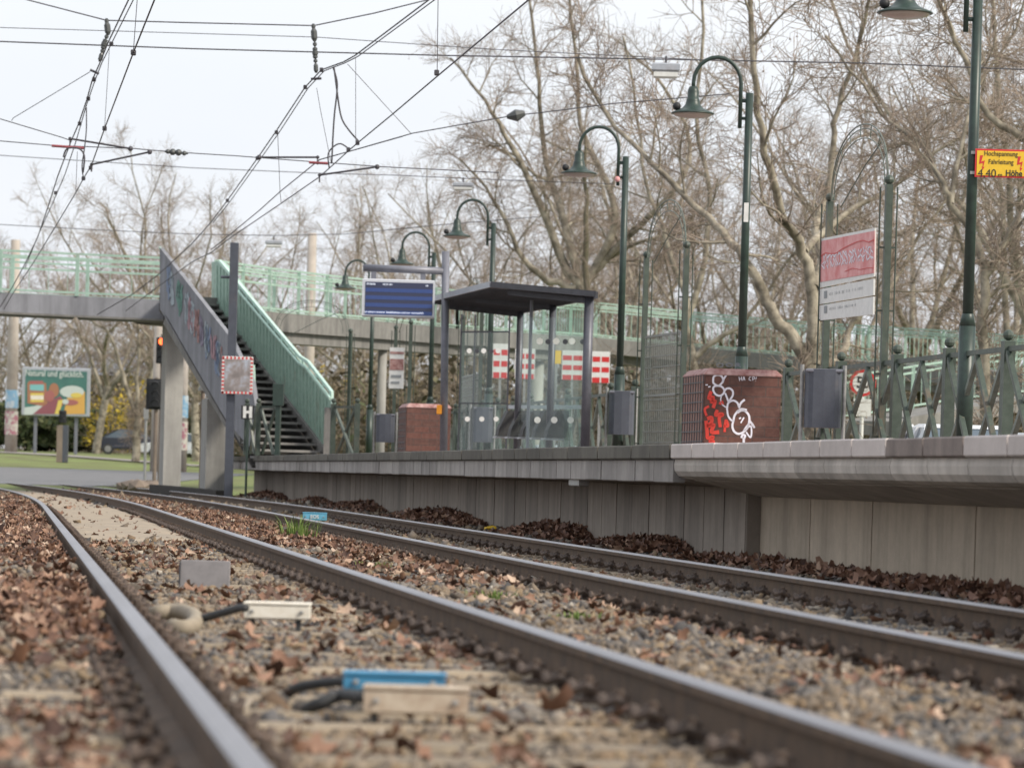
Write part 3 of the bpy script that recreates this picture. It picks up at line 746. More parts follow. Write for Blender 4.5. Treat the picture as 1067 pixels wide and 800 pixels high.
for k, pl in enumerate(([(375, 75), (395, 68), (425, 75), (420, 92), (385, 94)], [(455, 75), (480, 68), (505, 78), (495, 94), (460, 92)], [(535, 97), (540, 70), (570, 75), (545, 84), (575, 97)], [(610, 70), (612, 97)])):
    q0 = V((c.x, c.y, 0))+n_*.0
    stroke(b, pl, .008, closed=k < 2)
b.build('cap_lettering', 'purple' if 'purple' in M else 'steel', bx)
bx2, c2_, *_ = brick_box(414, 424, 470, 421, 73, 1.4, 'brownish red brick box behind the departure display post')

# trellis arches
def arch(pxA, YA, pxB, YB, label, ytopA, kind=None, grp='green steel trellis arches on the platform', tag_sign=None):
    a = on_plat(pxA, YA); c = on_plat(pxB, YB); d = (c-a); W = d.length; d.normalize(); nx = V((0, 0, 1)).cross(d)
    t = thing('trellis_arch', (a+c)/2, label, 'trellis arch', grp)
    H = 3.05
    for base in (a, c):
        b = MB()
        for e in (-.10, .10):
            q = base+V((e*.95, 0, 0)); b.tube([q, q+V((0, 0, H-.03))], .010, 6)
        b.bar(base+nx*.0, base+V((0, 0, H)), .075, .075, up=d)
        z = .25
        while z < H: b.bar(base+V((-.095, 0, z)), base+V((.095, 0, z)), .010, .02); z += .7
        b.ball(base+V((0, 0, H+.05)), .055, 8); b.build('post', 'fence_green', t)
    b = MB()
    for off_, r in ((0, .0085), (.05, .006), (.16, .0065)):
        pts = []
        for k in range(25):
            u = math.pi*k/24; pts.append((a+c)/2 - d*(W/2-off_-.06)*math.cos(u)+V((0, 0, H-.35*0+(.78-off_)*math.sin(u)**.8)))
        b.tube(pts, r, 6)
    for k in range(1, 8):
        u = math.pi*k/8; b.tube([(a+c)/2-d*(W/2-.06)*math.cos(u)+V((0, 0, H+.78*math.sin(u)**.8)), (a+c)/2-d*(W/2-.20)*math.cos(u)+V((0, 0, H+.64*math.sin(u)**.8))], .006, 5)
    b.tube([(a+c)/2-d*(W*.3)+V((0, 0, H-.1)), (a+c)/2+d*.1*W+V((0, 0, H+.3)), (a+c)/2+d*(W*.35)+V((0, 0, H+.5))], .008, 5)
    b.build('hoop', 'fence_light', t)
    if kind == 'mesh':
        zt_ = ytopA
        b = MB(); up = V((0, 0, 1))
        b.extrude([a+d*.12+up*.1, c-d*.12+up*.1, c-d*.12+up*zt_, a+d*.12+up*zt_], nx*.006); b.build('dusty_screen', 'screen', t)
        b = MB(); z = .1
        while z < zt_+.01: b.bar(a+d*.1+up*z, c-d*.1+up*z, .012, .012); z += .16
        x = .12
        while x < W-.1: b.bar(a+d*x+up*.1, a+d*x+up*zt_, .008, .008); x += .13
        b.bar(a+d*.1+up*zt_, c-d*.1+up*zt_, .025, .03); b.bar(a+d*.1+up*zt_*.52, c-d*.1+up*zt_*.52, .025, .03)
        b.build('wire_mesh', 'galv', t)
    return t, a, c, d, nx, W
t1, a1, c1_, d1, n1, W1 = arch(856.5, 46.2, 917.5, 43.3, 'tall green trellis arch holding the faded red sign', 0)
arch(667.5, 58.9, 709, 56.2, 'tall green trellis arch filled with wire mesh, left of the graffitied box', 1.85, 'mesh')
arch(479, 84, 498, 80, 'green trellis arch with wire mesh behind the left end of the shelter', 1.8, 'mesh')
arch(409, 91, 424.5, 87.6, 'distant green trellis arch holding the small orange and white sign', 0)
arch(280, 95, 362, 94, 'distant wide trellis arch in front of the green stair parapet', 0)

# sign in the first arch
def sign_in_arch(pts, Ya, Yb, label, colors, nm):
    # pts: quads as image corners (left-top, right-top, right-bottom, left-bottom), on the arch plane
    pass
pa = V((a1.x, a1.y, 0)); nn1 = n1 if n1.y < 0 else -n1
sg = thing('hanging_sign', V(((a1.x+c1_.x)/2, (a1.y+c1_.y)/2, 2.2)), 'faded red and white stop name sign scrawled over with paint', 'sign')
def SQ(px, py, o_=0.0): return RP(px, py, pa+nn1*(.075+o_), nn1)
def quad(b, q, o_=0, th=.02): b.extrude([SQ(px, py, o_) for px, py in q], -nn1*th)
b = MB(); quad(b, [(854.5, 249), (911.5, 237.5), (910.5, 288), (853.5, 300)]); b.build('name_panel', 'white', sg)
b = MB(); quad(b, [(854.6, 251.5), (911.4, 240.5), (910.6, 284.5), (853.7, 294)], .006, .004); b.build('red_field', 'pink', sg)
b = MB(); quad(b, [(853.5, 301.5), (910.3, 290.5), (910, 307.5), (853.2, 317)]); b.build('direction_panel', 'white', sg)
b = MB(); quad(b, [(853.2, 318.5), (910, 309), (909.5, 327.5), (853, 334)]); b.build('direction_panel', 'white', sg)
b = MB()
rr = random.Random(5)
x = 857
while x < 909:
    y = 273-(x-857)*.19; pts = []
    for k in range(5): pts.append(SQ(x+rr.uniform(-1.3, 2.2), y-7+k*3.4+rr.uniform(-1, 1), .010))
    b.ribbon(pts, .02, nn1, 0); x += 1.6
b.build('white_scrawl', 'wspray', sg)
b = MB(); b.ribbon([SQ(px, py, .013) for px, py in ((855, 267), (860, 263.5), (866, 264.5), (871, 264), (878, 259), (885, 255.5), (893, 252), (899, 250.5), (905, 252.5), (911, 249.5))], .013, nn1, 0)
b.ribbon([SQ(px, py, .013) for px, py in ((880, 283), (888, 279.5), (896, 281), (904, 279), (910, 279))], .008, nn1, 0)
b.build('dark_red_line', 'red', sg)
b = MB()
for (yy, xe, sl) in ((306.5, 900, .18), (322, 894, .16)):
    x = 864
    while x < xe:
        w_ = rr.uniform(.5, 1.1); y = yy-(x-864)*sl
        if rr.random() > .15:
            b.ribbon([SQ(x, y-1.6, .005), SQ(x, y+1.4, .005)], w_*.018, nn1, 0)
        x += 1.5
    b.extrude([SQ(858.5, yy-3, .005), SQ(861.5, yy-3.6, .005), SQ(861.5, yy+4, .005), SQ(858.5, yy+4.6, .005)], -nn1*.002)
b.build('small_lettering', 'greytext', sg)['kind'] = 'stuff'
# small sign in the distant arch
q0 = P(406.5, 362, 90); q1 = P(420.5, 405, 90)
s5 = thing('hanging_sign', (q0.x, 90, q1.z), 'small distant sign with orange upper half, left of the display post', 'sign')
hh = q0.z-q1.z
b = MB(); b.box(q0.x, q1.x, 89.9, 89.92, q1.z, q0.z); b.build('panel', 'white', s5)
b = MB(); b.box(q0.x+.01, q1.x-.01, 89.885, 89.895, q1.z+hh*.45, q1.z+hh*.72); b.box(q0.x+.01, q1.x-.01, 89.885, 89.895, q1.z+hh*.84, q1.z+hh*.9); b.build('orange_band', 'pale_orange' if 'pale_orange' in M else 'brick_cap', s5)
b = MB(); b.box(q0.x+.04, q1.x-.06, 89.885, 89.895, q1.z+hh*.26, q1.z+hh*.33); b.box(q0.x+.04, q1.x-.1, 89.885, 89.895, q1.z+hh*.12, q1.z+hh*.17); b.build('lettering', 'greytext', s5)

# lattice fence
def lattice(pts_pl, label, bayH=1.13, grp=None):
    root = thing('lattice_fence', pts_pl[0], label, 'fence')
    up = V((0, 0, 1))
    for i, p in enumerate(pts_pl):
        b = MB(); T = Matrix.Translation(p) @ Matrix.Rotation(TH, 4, 'Z'); b.T = T
        b.box(-.055, .055, -.07, .07, 0, bayH+.02, .006); b.ball((0, 0, bayH+.075), .055, 10); b.build('fence_post', 'fence_green', root)
    for a, c in zip(pts_pl, pts_pl[1:]):
        d = (c-a); Ls = d.length; d = d/Ls; nb = V((0, 0, 1)).cross(d)
        b = MB(); b.bar(a+up*(bayH-.06), c+up*(bayH-.06), .04, .05)
        b.build('top_rail', 'fence_green', root)
        n2 = 2 if Ls > 1.6 else 1
        for k in range(n2):
            x0_ = .09+k*(Ls-.18)/n2; x1_ = .09+(k+1)*(Ls-.18)/n2-.05*(k == 0)
            b = MB(); b.bar(a+d*x0_+up*(bayH-.1), a+d*x1_+up*.04, .055, .05, up=nb); b.build('brace', 'fence_light', root)
            b = MB(); b.bar(a+d*x1_+up*(bayH-.1)+nb*.02, a+d*x0_+up*.04+nb*.055, .055, .05, up=nb); b.build('brace', 'fence_green', root)
def fp(px, Y): return on_plat(px, Y)
FL = 9.7
def flat_fence(Ys): return [V((*(tn*(FL*math.cos(TH))+tt*y)[:2], ZP)) for y in Ys]
def s_for(px): 
    q = ray(px, 470); k = FL*math.cos(TH)/q.dot(tn); return (CAM+q*k).dot(tt)
SS = [s_for(x) for x in (1120, 1047, 986, 932)]
step = 2.45
ss_ = SS+[SS[-1]+2.9]; ss_.append(s_for(819))
lattice([*flat_fence(ss_)], 'dark green lattice fence with ball-topped posts along the back of the platform at right')
st = s_for(657); l2 = []
y = s_for(660)
while y < 92: l2.append(y); y += 2.45
lattice(flat_fence(l2), 'dark green lattice fence behind the shelter and bins')
lattice([on_plat(346, 83), on_plat(371, 82)], 'short green fence right of the foot of the stairs')
lattice([on_plat(256, 86), on_plat(268, 85.5), on_plat(289, 85)], 'short green fence left of the foot of the stairs, behind the H sign')

# departure display
YD = 62.0
dt = thing('departure_display', on_plat(462.5, YD), 'blue electronic departure board in a silver case hanging from a grey post arm', 'display')
b = MB(); q = on_plat(462, YD); tp = P(464.5, 262, YD); b.tube([q, V((tp.x, q.y, tp.z))], .062, 14); b.build('post', 'steel', dt, True)
b = MB(); a = P(378.5, 279, YD); c = P(462, 282.5, YD); b.tube([a, c], .058, 12); b.build('beam', 'steel', dt, True)
for px in (389.5, 441): 
    u_ = P(px, 282, YD); v_ = P(px, 293, YD); b = MB(); b.box(u_.x-.04, u_.x+.04, YD-.03, YD+.03, v_.z, u_.z); b.build('bracket', 'steel', dt)
A = P(378, 290.5, YD); B_ = P(452.5, 332, YD)
T = Matrix.Translation(((A.x+B_.x)/2, YD, (A.z+B_.z)/2)) @ Matrix.Rotation(R(1.6-1.6), 4, 'Y')
wd = B_.x-A.x; hd = A.z-B_.z
b = MB(T); b.box(-wd/2, wd/2, -.12, .12, -hd/2, hd/2, .015); cs = b.build('case', 'silver', dt)
M['scr_dark'] = plain('display_dark', (.03, .035, .07), .3, 0, .25); M['scr_blue'] = plain('display_blue', (.03, .055, .17), .3, 0, .25); M['scr_txt'] = plain('display_text', (.7, .75, .85), .4, 0, .6)
b = MB(T); b.box(-wd/2+.05, wd/2-.03, -.126, -.121, -hd/2+.06, hd/2-.05); scr = b.build('screen', 'scr_dark', dt)
b = MB(T)
for k in range(4):
    zc = hd/2-.05-.095-k*.118; b.box(-wd/2+.055, wd/2-.035, -.130, -.1265, zc-.062, zc-.002)
b.build('blue_rows', 'scr_blue', scr)
def dtext(s_, x, z, h_, al='LEFT'): text(s_, h_, 'scr_txt', T @ face_mx(V((x, -.132, z)), (0, -1, 0)), scr, align=al)
dtext('07:06:06', -wd/2+.07, hd/2-.085, .04); dtext('10:22 Uhr', -wd/2+.32, hd/2-.085, .04); dtext('U8', wd/2-.15, hd/2-.09, .035)
dtext('an einem unserer Stadtbahnen und nur vermutlich', -wd/2+.05, -hd/2+.075, .046)
b = MB(); q = P(457, 427, YD-.12); b.box(q.x-.03, q.x+.05, YD-.16, YD-.05, q.z-.07, q.z+.08, .01); tag(b.build('validator_box', 'orange', dt), 'small orange box on the display post')

# shelter
def build_shelter():
    Bc = P(511.5, 299.5, 57.8); zf = Bc.z; zb = zf-.12
    t = thing('tram_shelter', on_plat(590, 62), 'grey glazed waiting shelter with a thin dark overhanging roof', 'shelter')
    Bq = RP(511.5, 299.5, V((0, 0, zf)), V((0, 0, 1))); Aq = G(444.5, 316, zf); Cq = G(621, 309.5, zb); Dq = G(530, 327.5, zb)
    # plan: make it a clean parallelogram
    al = (Aq-Bq); ac = (Cq-Bq); Dq = V((Aq.x+ac.x, Aq.y+ac.y, zb))
    th_ = .09
    b = MB(); b.extrude([Bq, Aq, Dq, Cq], (0, 0, th_*.35)); b.build('roof_panel', 'steel_dark', t)
    b = MB(); u = V((0, 0, .045))
    b.bar(Bq+u, Aq+u, .05, .085); b.bar(Aq+u, Dq+u, .05, .085); b.build('roof_edge', 'steel_lt', t)
    b = MB(); b.bar(Bq+u, Cq+u, .05, .085); b.bar(Cq+u*.6, Dq+u*.6, .06, .10); b.build('roof_edge', 'steel_dark', t)
    b = MB()
    for k in range(1, 26):
        f_ = k/26; p_ = Bq+(Aq-Bq)*f_; r_ = Cq+(Dq-Cq)*f_; b.bar(p_-V((0, 0, .008)), r_-V((0, 0, .008)), .03, .012)
    b.build('roof_ribs', 'steel_dark', t)
    posts = []
    for f_ in (.035, .50, .96):
        q = Cq+(Dq-Cq)*f_-ac.normalized()*.06; q = V((q.x, q.y, ZP)); posts.append(q)
        b = MB(); b.tube([q, V((q.x, q.y, zb+.01))], .07 if f_ < .1 else .055, 12); b.build('post', 'post_dark', t, True)
        tip = Bq+(Aq-Bq)*f_; e = V((q.x, q.y, zb-.05)); g_ = e+(V((tip.x, tip.y, zf-.03))-e)*.8
        b = MB(); b.bar(e, g_, .05, .08); b.build('roof_bracket', 'steel_dark', t)
    # back glazing between the posts
    for i in (0, 1):
        a, c = posts[i], posts[i+1]; d = (c-a).normalized()
        b = MB(); b.extrude([a+d*.1+V((0, 0, .12)), c-d*.1+V((0, 0, .12)), c-d*.1+V((0, 0, 2.3)), a+d*.1+V((0, 0, 2.3))], ac.normalized()*.01); b.build('glass_pane', 'glass', t)
    # slim front mullion and far end screen
    fr = -ac.normalized()
    b = MB(); q = on_plat(549.3, 59.7); b.tube([q, V((q.x, q.y, zf-.05))], .026, 8); b.build('slim_post', 'steel', t)
    e0 = on_plat(477, 68.0); e1 = on_plat(527, 67.2)
    b = MB(); up = V((0, 0, 1)); b.extrude([e0+up*.1, e1+up*.1, e1+up*2.18, e0+up*2.18], (0, .01, 0)); b.build('end_glass', 'glass', t)
    b = MB()
    for q in (e0, e0+V((.24, 0, 0)), e1): b.bar(q, q+up*2.5, .03, .03)
    b.bar(e0+up*2.19, e1+up*2.19, .025, .025); b.bar(e0+up*.08, e1+up*.08, .03, .03); b.bar(e0+up*.95, e1+up*.95, .02, .02); b.build('end_frame', 'steel_dark', t)
    # dot markings
    b = MB(); b2 = MB(); nb = V((0, -1, 0))
    def dot(bb, px, py, Y, r):
        q = P(px, py, Y); bb.extrude([q+V((r*math.cos(k*.5236), 0, r*math.sin(k*.5236))) for k in range(12)], (0, .004, 0))
    for px in (489, 504, 519): dot(b, px, 365.5, 67.15, .045)
    for px in (487, 502, 517): dot(b, px, 436.5, 67.15, .045)
    for px in (497, 512): dot(b2, px, 365.8, 67.15, .04); 
    a, c = posts[0], posts[1]
    pn = ac.normalized()
    def dot2(bb, px, py, r):
        q = RP(px, py, a-pn*.02, pn); d = (c-a).normalized(); bb.extrude([q+d*(r*1.5*math.cos(k*.5236))+up*(r*math.sin(k*.5236)) for k in range(12)], pn*.004)
    for px in (562.5, 579.5, 596): dot(b, px, 355.5, 59.2, .05)
    for px in (560, 577.5, 594.5): dot(b, px, 437.5, 59.2, .05)
    for px in (571, 589, 607): dot(b2, px, 356, 59.2, .04)
    b.build('white_dots', 'white', t); b2.build('dark_dots', 'steel_dark', t)
    # front-right side glass holding the dots
    b = MB(); q0 = P(550.5, 330, 59.2); q1 = P(608, 463, 59.2); b.box(q0.x, q1.x, 59.205, 59.213, ZP+.1, q0.z); b.build('side_glass', 'glass', t)
    # lean rail and seats
    b = MB(); b.bar(P(531, 424, 65.5), P(608, 424, 58.9), .05, .06); b.build('lean_rail', 'steel_lt', t)
    for px, Y in ((538, 64.4), (551, 63.2), (564, 62.0), (577, 60.9), (590, 59.8)):
        q = P(px, 428, Y); b = MB(Matrix.Translation(q)); b.T = b.T @ Matrix.Rotation(TH, 4, 'Z')
        prof = [(.02, .0), (-.16, .0), (-.30, -.30), (-.32, -.42), (-.02, -.42), (.02, -.2)]
        b.extrude([(x, -.2, z) for x, z in prof], (0, .40, 0)); st_ = b.build('seat', 'rubber', t)
        b = MB(Matrix.Translation(q) @ Matrix.Rotation(TH, 4, 'Z')); b.box(-.36, -.06, -.17, .17, -.455, -.428); b.build('seat_pad', 'steel_lt', st_)
build_shelter()

# ------------------------------------------------------------------ red and white warning boards behind the platform
def board(x0, x1, y0, y1, Y, label, cols=2, skew=0):
    a = P(x0, y0, Y); c = P(x1, y1, Y); base = gz((a.x+c.x)/2, Y)
    t = thing('warning_board', ((a.x+c.x)/2, Y, base), label, 'warning board')
    W = c.x-a.x; H = a.z-c.z
    b = MB(); b.box(a.x, c.x, Y, Y+.03, c.z, a.z, .004); b.build('board', 'white', t)
    n = 6
    for i in range(cols):
        for k in range(n):
            if (k+(skew if i == 0 else skew)) % 2: continue
            xa = a.x+W*i/cols+.02; xb = a.x+W*(i+1)/cols-.02; zz = a.z-H*k/n; b = MB(); b.box(xa, xb, Y-.004, Y-.001, zz-H/n, zz); b.build('red_block', 'red', t)
    b = MB(); b.bar(((a.x+c.x)/2, Y+.06, base), ((a.x+c.x)/2, Y+.06, c.z+.2), .07, .07); b.build('post', 'galv', t)
board(514, 529, 358, 394, 101, 'red and white chequered board seen left of the shelter posts', skew=1)
board(537, 557, 363, 395, 103, 'red and white chequered board seen through the shelter glass', skew=1)
board(586, 607, 365, 396, 101, 'faded red and white chequered board behind the right shelter pane', skew=1)
board(617, 635, 366, 399, 99, 'red and white chequered board just right of the shelter', 2, 1)
a = P(575.5, 365, 99.5); c = P(584.5, 379, 99.5); t = thing('small_yellow_sign', (a.x, 99.5, 0), 'small yellow square sign seen through the shelter glass', 'sign')
b = MB(); b.box(a.x, c.x, 99.5, 99.52, c.z, a.z); b.build('panel', 'yellow', t); b = MB(); b.bar(((a.x+c.x)/2, 99.55, gz(0, 99.5)), ((a.x+c.x)/2, 99.55, a.z), .06, .06); b.build('post', 'galv', t)

# speed sign
q = P(899.3, 399, 88); t = thing('speed_sign', (q.x, 88, gz(q.x, 88)), 'round white speed limit sign with red ring reading 50', 'sign')
def disc(b, q, r, th, n=24): b.extrude([q+V((r*math.cos(2*math.pi*k/n), 0, r*math.sin(2*math.pi*k/n))) for k in range(n)], (0, th, 0))
b = MB(); disc(b, q, .30, .02); b.build('ring', 'red', t); b = MB(); disc(b, q-V((0, .006, 0)), .235, .004); b.build('face', 'white', t)
text('50', .36, 'black', face_mx(q-V((0, .009, 0)), (0, -1, 0)), t, sx=.85, bold=True)
b = MB(); b.box(q.x-.2, q.x+.2, 88, 88.02, q.z-.75, q.z-.36); b.build('lower_plate', 'white', t)
b = MB(); b.tube([(q.x, 88.05, gz(q.x, 88)), (q.x, 88.05, q.z+.3)], .045, 8); b.build('post', 'white', t)

# ------------------------------------------------------------------ footbridge
ZB = 4.75
fb = thing('footbridge', (-8, 100, 0), 'mint green railed footbridge over the tracks with a long stair down to the platform', 'footbridge')
def bridge_span(pts, depth, wm, width, nm='girder', zs=None):
    """pts: list of 3D deck-edge points (near side). builds girder + railing on near and far side"""
    for side in (0, 1):
        b = MB()
        for a, c in zip(pts, pts[1:]):
            d = V((c.x-a.x, c.y-a.y, 0)).normalized(); nb = V((-d.y, d.x, 0)); o_ = nb*(width*side)
            if side == 0: b.extrude([a, c, c+nb*width, a+nb*width], (0, 0, -depth))
        if side == 0: b.build(nm, wm, fb)
def railing(pts, H, bal=True, step=.13, post=2.0, side='near', balw=.02, label=None):
    up = V((0, 0, 1)); b = MB(); b2 = b
    for a, c in zip(pts, pts[1:]):
        b.bar(a+up*H, c+up*H, .05, .05); b.bar(a+up*(H-.16), c+up*(H-.16), .04, .05); b.bar(a+up*.08, c+up*.08, .04, .05)
        if bal == 'mid': b.bar(a+up*(H-.42), c+up*(H-.42), .035, .05)
    for a, c in zip(pts, pts[1:]):
        Lg = (c-a).length; n = max(1, round(Lg/post))
        for k in range(n+1):
            if k == 0 and a is not pts[0]: continue
            q = a+(c-a)*(k/n); bb = MB(); bb.bar(q, q+up*(H+.02), .09, .07); bb.build('railing_post', 'mint', fb)
        if bal:
            n = int(Lg/step)
            for k in range(n): q = a+(c-a)*((k+.5)/n); b2.bar(q+up*.08, q+up*(H-.16), balw, .012)
    b.build('railing', 'mint', fb)
# span over the tracks
lp = [P(-60, 301, 96.5), P(0, 304.7, 96.5), P(80, 308.5, 96.8), P(171, 312.5, 97)]
bridge_span(lp, .50, 'bridge_grey', 2.4); 
b = MB()
for a, c in zip(lp, lp[1:]): b.bar(a-V((0, .03, .50)), c-V((0, .03, .50)), .10, .05)
b.build('girder_flange', 'bridge_concrete', fb)
railing(lp, 1.04, 'mid', .45, 1.45, balw=.014)
railing([q+V((0, 2.3, 0)) for q in lp], 1.04, False, .45, 2.9)
# branch running behind the platform
rp = [P(224, 318, 98.5), P(280, 324.5, 101.5), P(340, 330, 106), P(378, 333, 109), P(476, 342, 117), P(621, 351.5, 127), P(720, 361, 128), P(831, 371.5, 126), P(982, 382.5, 120), P(1140, 396, 112)]
bridge_span(rp, .50, 'bridge_concrete', 2.2)
b = MB()
for a, c in zip(rp, rp[1:]): b.extrude([a+V((0, .5, -.5)), c+V((0, .5, -.5)), c+V((0, 1.6, -.5)), a+V((0, 1.6, -.5))], (0, 0, -.28))
b.build('inner_girder', 'bridge_concrete', fb)
railing(rp[:5], 1.12, 'mid', .42, 2.0, balw=.014)
railing(rp[4:], 1.12, True, .21, 2.0, balw=.024)
railing([q+V((0, 2.1, 0)) for q in rp], 1.12, False, .84, 4.0)
# lower ramp returning on the right
rl = [P(1140, 402, 104), P(1000, 418, 102), P(900, 434, 100), P(872, 438, 99)]
bridge_span(rl, .35, 'bridge_concrete', 1.8); railing(rl, 1.1, True, .3, 2.0, balw=.022)
# piers
def pier(px0, px1, pyt, Y, m='pier', d=.7):
    a = P(px0, pyt, Y); c = P(px1, pyt, Y); b = MB(Matrix.Translation((a.x, Y, 0)) @ Matrix.Rotation(R(14), 4, 'Z')); w_ = c.x-a.x
    b.box(0, w_*.85, 0, d, gz(a.x, Y)-.3, a.z, .03); b.build('pier', m, fb)
pier(174, 196, 326, 97.6); pier(216, 240, 415, 92.5, d=.8)
b = MB(); q = P(398, 352, 111); b.tube([(q.x, 111.8, gz(q.x, 111)), (q.x, 111.8, q.z)], .13, 12); b.build('pier', 'pier', fb, True)
for px, Y in ((560, 123), (760, 128), (935, 123)):
    q = P(px, 375, Y); b = MB(); b.tube([(q.x, Y+1.2, gz(q.x, Y)), (q.x, Y+1.2, q.z)], .22, 12); b.build('pier', 'pier', fb, True)
# stair
def par(pix, th, m, nm, dirv):
    b = MB(); b.extrude(pix, dirv*th); return b.build(nm, m, fb)
YT, YB = 96.0, 88.0
tr = P(222, 300, YT); br_ = P(341, 470, YB); rdir = V((br_.x-tr.x, br_.y-tr.y, 0)).normalized(); rn = V((rdir.y, -rdir.x, 0))    # towards the left side
if rn.x > 0: rn = -rn
p_r = V((tr.x, tr.y, 0)); def_r = lambda px, py, o_=0: RP(px, py, p_r+rn*o_, rn)
par([def_r(220.5, 273), def_r(229, 272), def_r(234, 276), def_r(346, 420), def_r(341.5, 466), def_r(339, 466), def_r(224, 316), def_r(220.5, 314)], -.1, 'mint', 'parapet', rn)
b = MB()
ys_ = [(229, 272), (250, 297), (296, 352), (313, 372), (321, 377), (346, 409)]
for (xa, ya), (xb, yb) in zip(ys_, ys_[1:]): b.bar(def_r(xa, ya, .02), def_r(xb, yb, .02), .07, .07)
for (xa, ya), (xb, yb) in zip(ys_[1:], ys_[2:]): b.bar(def_r(xa-2, ya+6, .1), def_r(xb-2, yb+6, .1), .04, .04)
for k in range(14):
    f_ = k/13; X_ = 250+(344-250)*f_; Yv = np.interp(X_, [q[0] for q in ys_], [q[1] for q in ys_]); b.bar(def_r(X_, Yv, .05), def_r(X_, Yv+7, .05), .03, .03)
b.bar(def_r(346, 408, .02), def_r(346, 424, .02), .06, .06)
b.build('handrail', 'mint_pale', fb)
# parapet ribs
b = MB()
for k in range(34):
    X_ = 226+(340-226)*k/33; yt_ = np.interp(X_, [226, 234, 346], [276, 282, 422]); yb_ = np.interp(X_, [224, 339], [314, 464]); b.bar(def_r(X_, yt_, .015), def_r(X_, yb_, .015), .02, .02)
b.build('parapet_ribs', 'mint', fb)
par([def_r(224, 316, -.01), def_r(339, 466, -.01), def_r(339, 474, -.01), def_r(331, 470, -.01), def_r(224, 325, -.01)], .06, 'bridge_concrete', 'stringer', rn)
b = MB(); e = def_r(343.5, 420); b.bar(V((e.x, e.y, ZP)), V((e.x, e.y, e.z-.1)), .22, .2); b.build('end_post', 'bridge_concrete', fb)
# left parapet (grey, sprayed)
LPt = [(166.5, 258), (240, 352), (262, 398), (266, 424)]
LPb = [(263, 470), (236, 438), (172, 331), (166.5, 322)]
la = P(166.5, 290, 94.6); lb_ = P(264, 430, 87.2); ldir = V((lb_.x-la.x, lb_.y-la.y, 0)).normalized(); lnv = V((ldir.y, -ldir.x, 0)); lnv = -lnv if lnv.x > 0 else lnv
dl = lambda px, py, o_=0: RP(px, py, V((la.x, la.y, 0))+lnv*o_, lnv)
par([dl(*q) for q in LPt+LPb], -.1, 'bridge_grey', 'parapet', lnv)
b = MB(); 
for (xa, ya), (xb, yb) in zip(LPt[:-1], LPt[1:]): b.bar(dl(xa, ya, -.14), dl(xb, yb, -.14), .05, .05)
b.build('handrail', 'mint', fb)
b = MB(); b.extrude([dl(*q, -.02) for q in [(172, 331), (236, 438), (250, 455), (250, 462), (234, 444), (170, 337)]], -lnv*.3); b.build('stringer', 'bridge_concrete', fb)
b = MB(); b.extrude([dl(261, 380, -.12), dl(263.5, 380, -.12), dl(265, 418, -.12), dl(261, 414, -.12)], -lnv*.05); b.build('parapet_end', 'teal' if 'teal' in M else 'mint', fb)
# faded graffiti strokes on the grey parapet
cols = {'spray_teal': (.13, .26, .22), 'spray_pink': (.38, .23, .26), 'spray_red': (.34, .19, .18), 'spray_blue': (.18, .23, .34), 'spray_pale': (.36, .42, .46), 'spray_violet': (.24, .21, .28)}
for k_, v_ in cols.items(): M[k_] = plain(k_, v_, .7)
gr = random.Random(11)
for (cx_, nm, n) in ((180, 'spray_pale', 3), (187, 'spray_teal', 5), (193, 'spray_pale', 3), (198, 'spray_pink', 4), (205, 'spray_red', 5), (210, 'spray_violet', 3), (217, 'spray_blue', 3), (222, 'spray_pink', 2), (227, 'spray_blue', 4), (232, 'spray_red', 2), (236, 'spray_teal', 2), (201, 'spray_pale', 2), (214, 'spray_pale', 2), (229, 'spray_pale', 3), (176, 'spray_blue', 1)):
    b = MB(); yc = 290+(cx_-172)*1.52
    for k in range(n+1):
        x_ = cx_+gr.uniform(-2.6, 2.6); pts = []
        for j in range(6): pts.append(dl(x_+gr.uniform(-1.2, 1.2), yc-17+(j*6+gr.uniform(-3, 3))*gr.uniform(.8, 1.1)+x_-cx_, .012))
        b.ribbon(pts, gr.uniform(.06, .16), lnv, .002)
    b.build('sprayed_marks', nm, fb)
# steps
NS = 24
for k in range(NS):
    f_ = (k+.5)/NS
    r_ = tr.lerp(br_, f_); l_ = V((la.x, la.y, 0)).lerp(V((lb_.x, lb_.y, 0)), f_)
    z = ZB-.0+(ZP-ZB)*((k+1)/NS)
    a = V((r_.x, r_.y, z)); c = V((l_.x, l_.y, z)); d = rdir*.36
    b = MB(); b.extrude([a, c, c+d, a+d], (0, 0, -.055)); b.build('step', 'steel_lt' if False else 'bridge_concrete', fb)
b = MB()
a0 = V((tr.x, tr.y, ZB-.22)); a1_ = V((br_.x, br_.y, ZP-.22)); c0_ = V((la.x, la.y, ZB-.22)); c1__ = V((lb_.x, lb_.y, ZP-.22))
b.extrude([a0, a1_, c1__, c0_], (0, 0, -.05)); b.build('dark_riser_sheet', 'dark_gap', fb)  # dark sheet under the treads, painting the shade in the riser gaps
b = MB(); b.extrude([V((tr.x+.6, tr.y, ZB)), V((la.x, la.y, ZB)), V((la.x-.3, la.y+5.5, ZB)), V((tr.x+.6, tr.y+6, ZB))], (0, 0, -.4)); b.build('landing', 'bridge_concrete', fb)

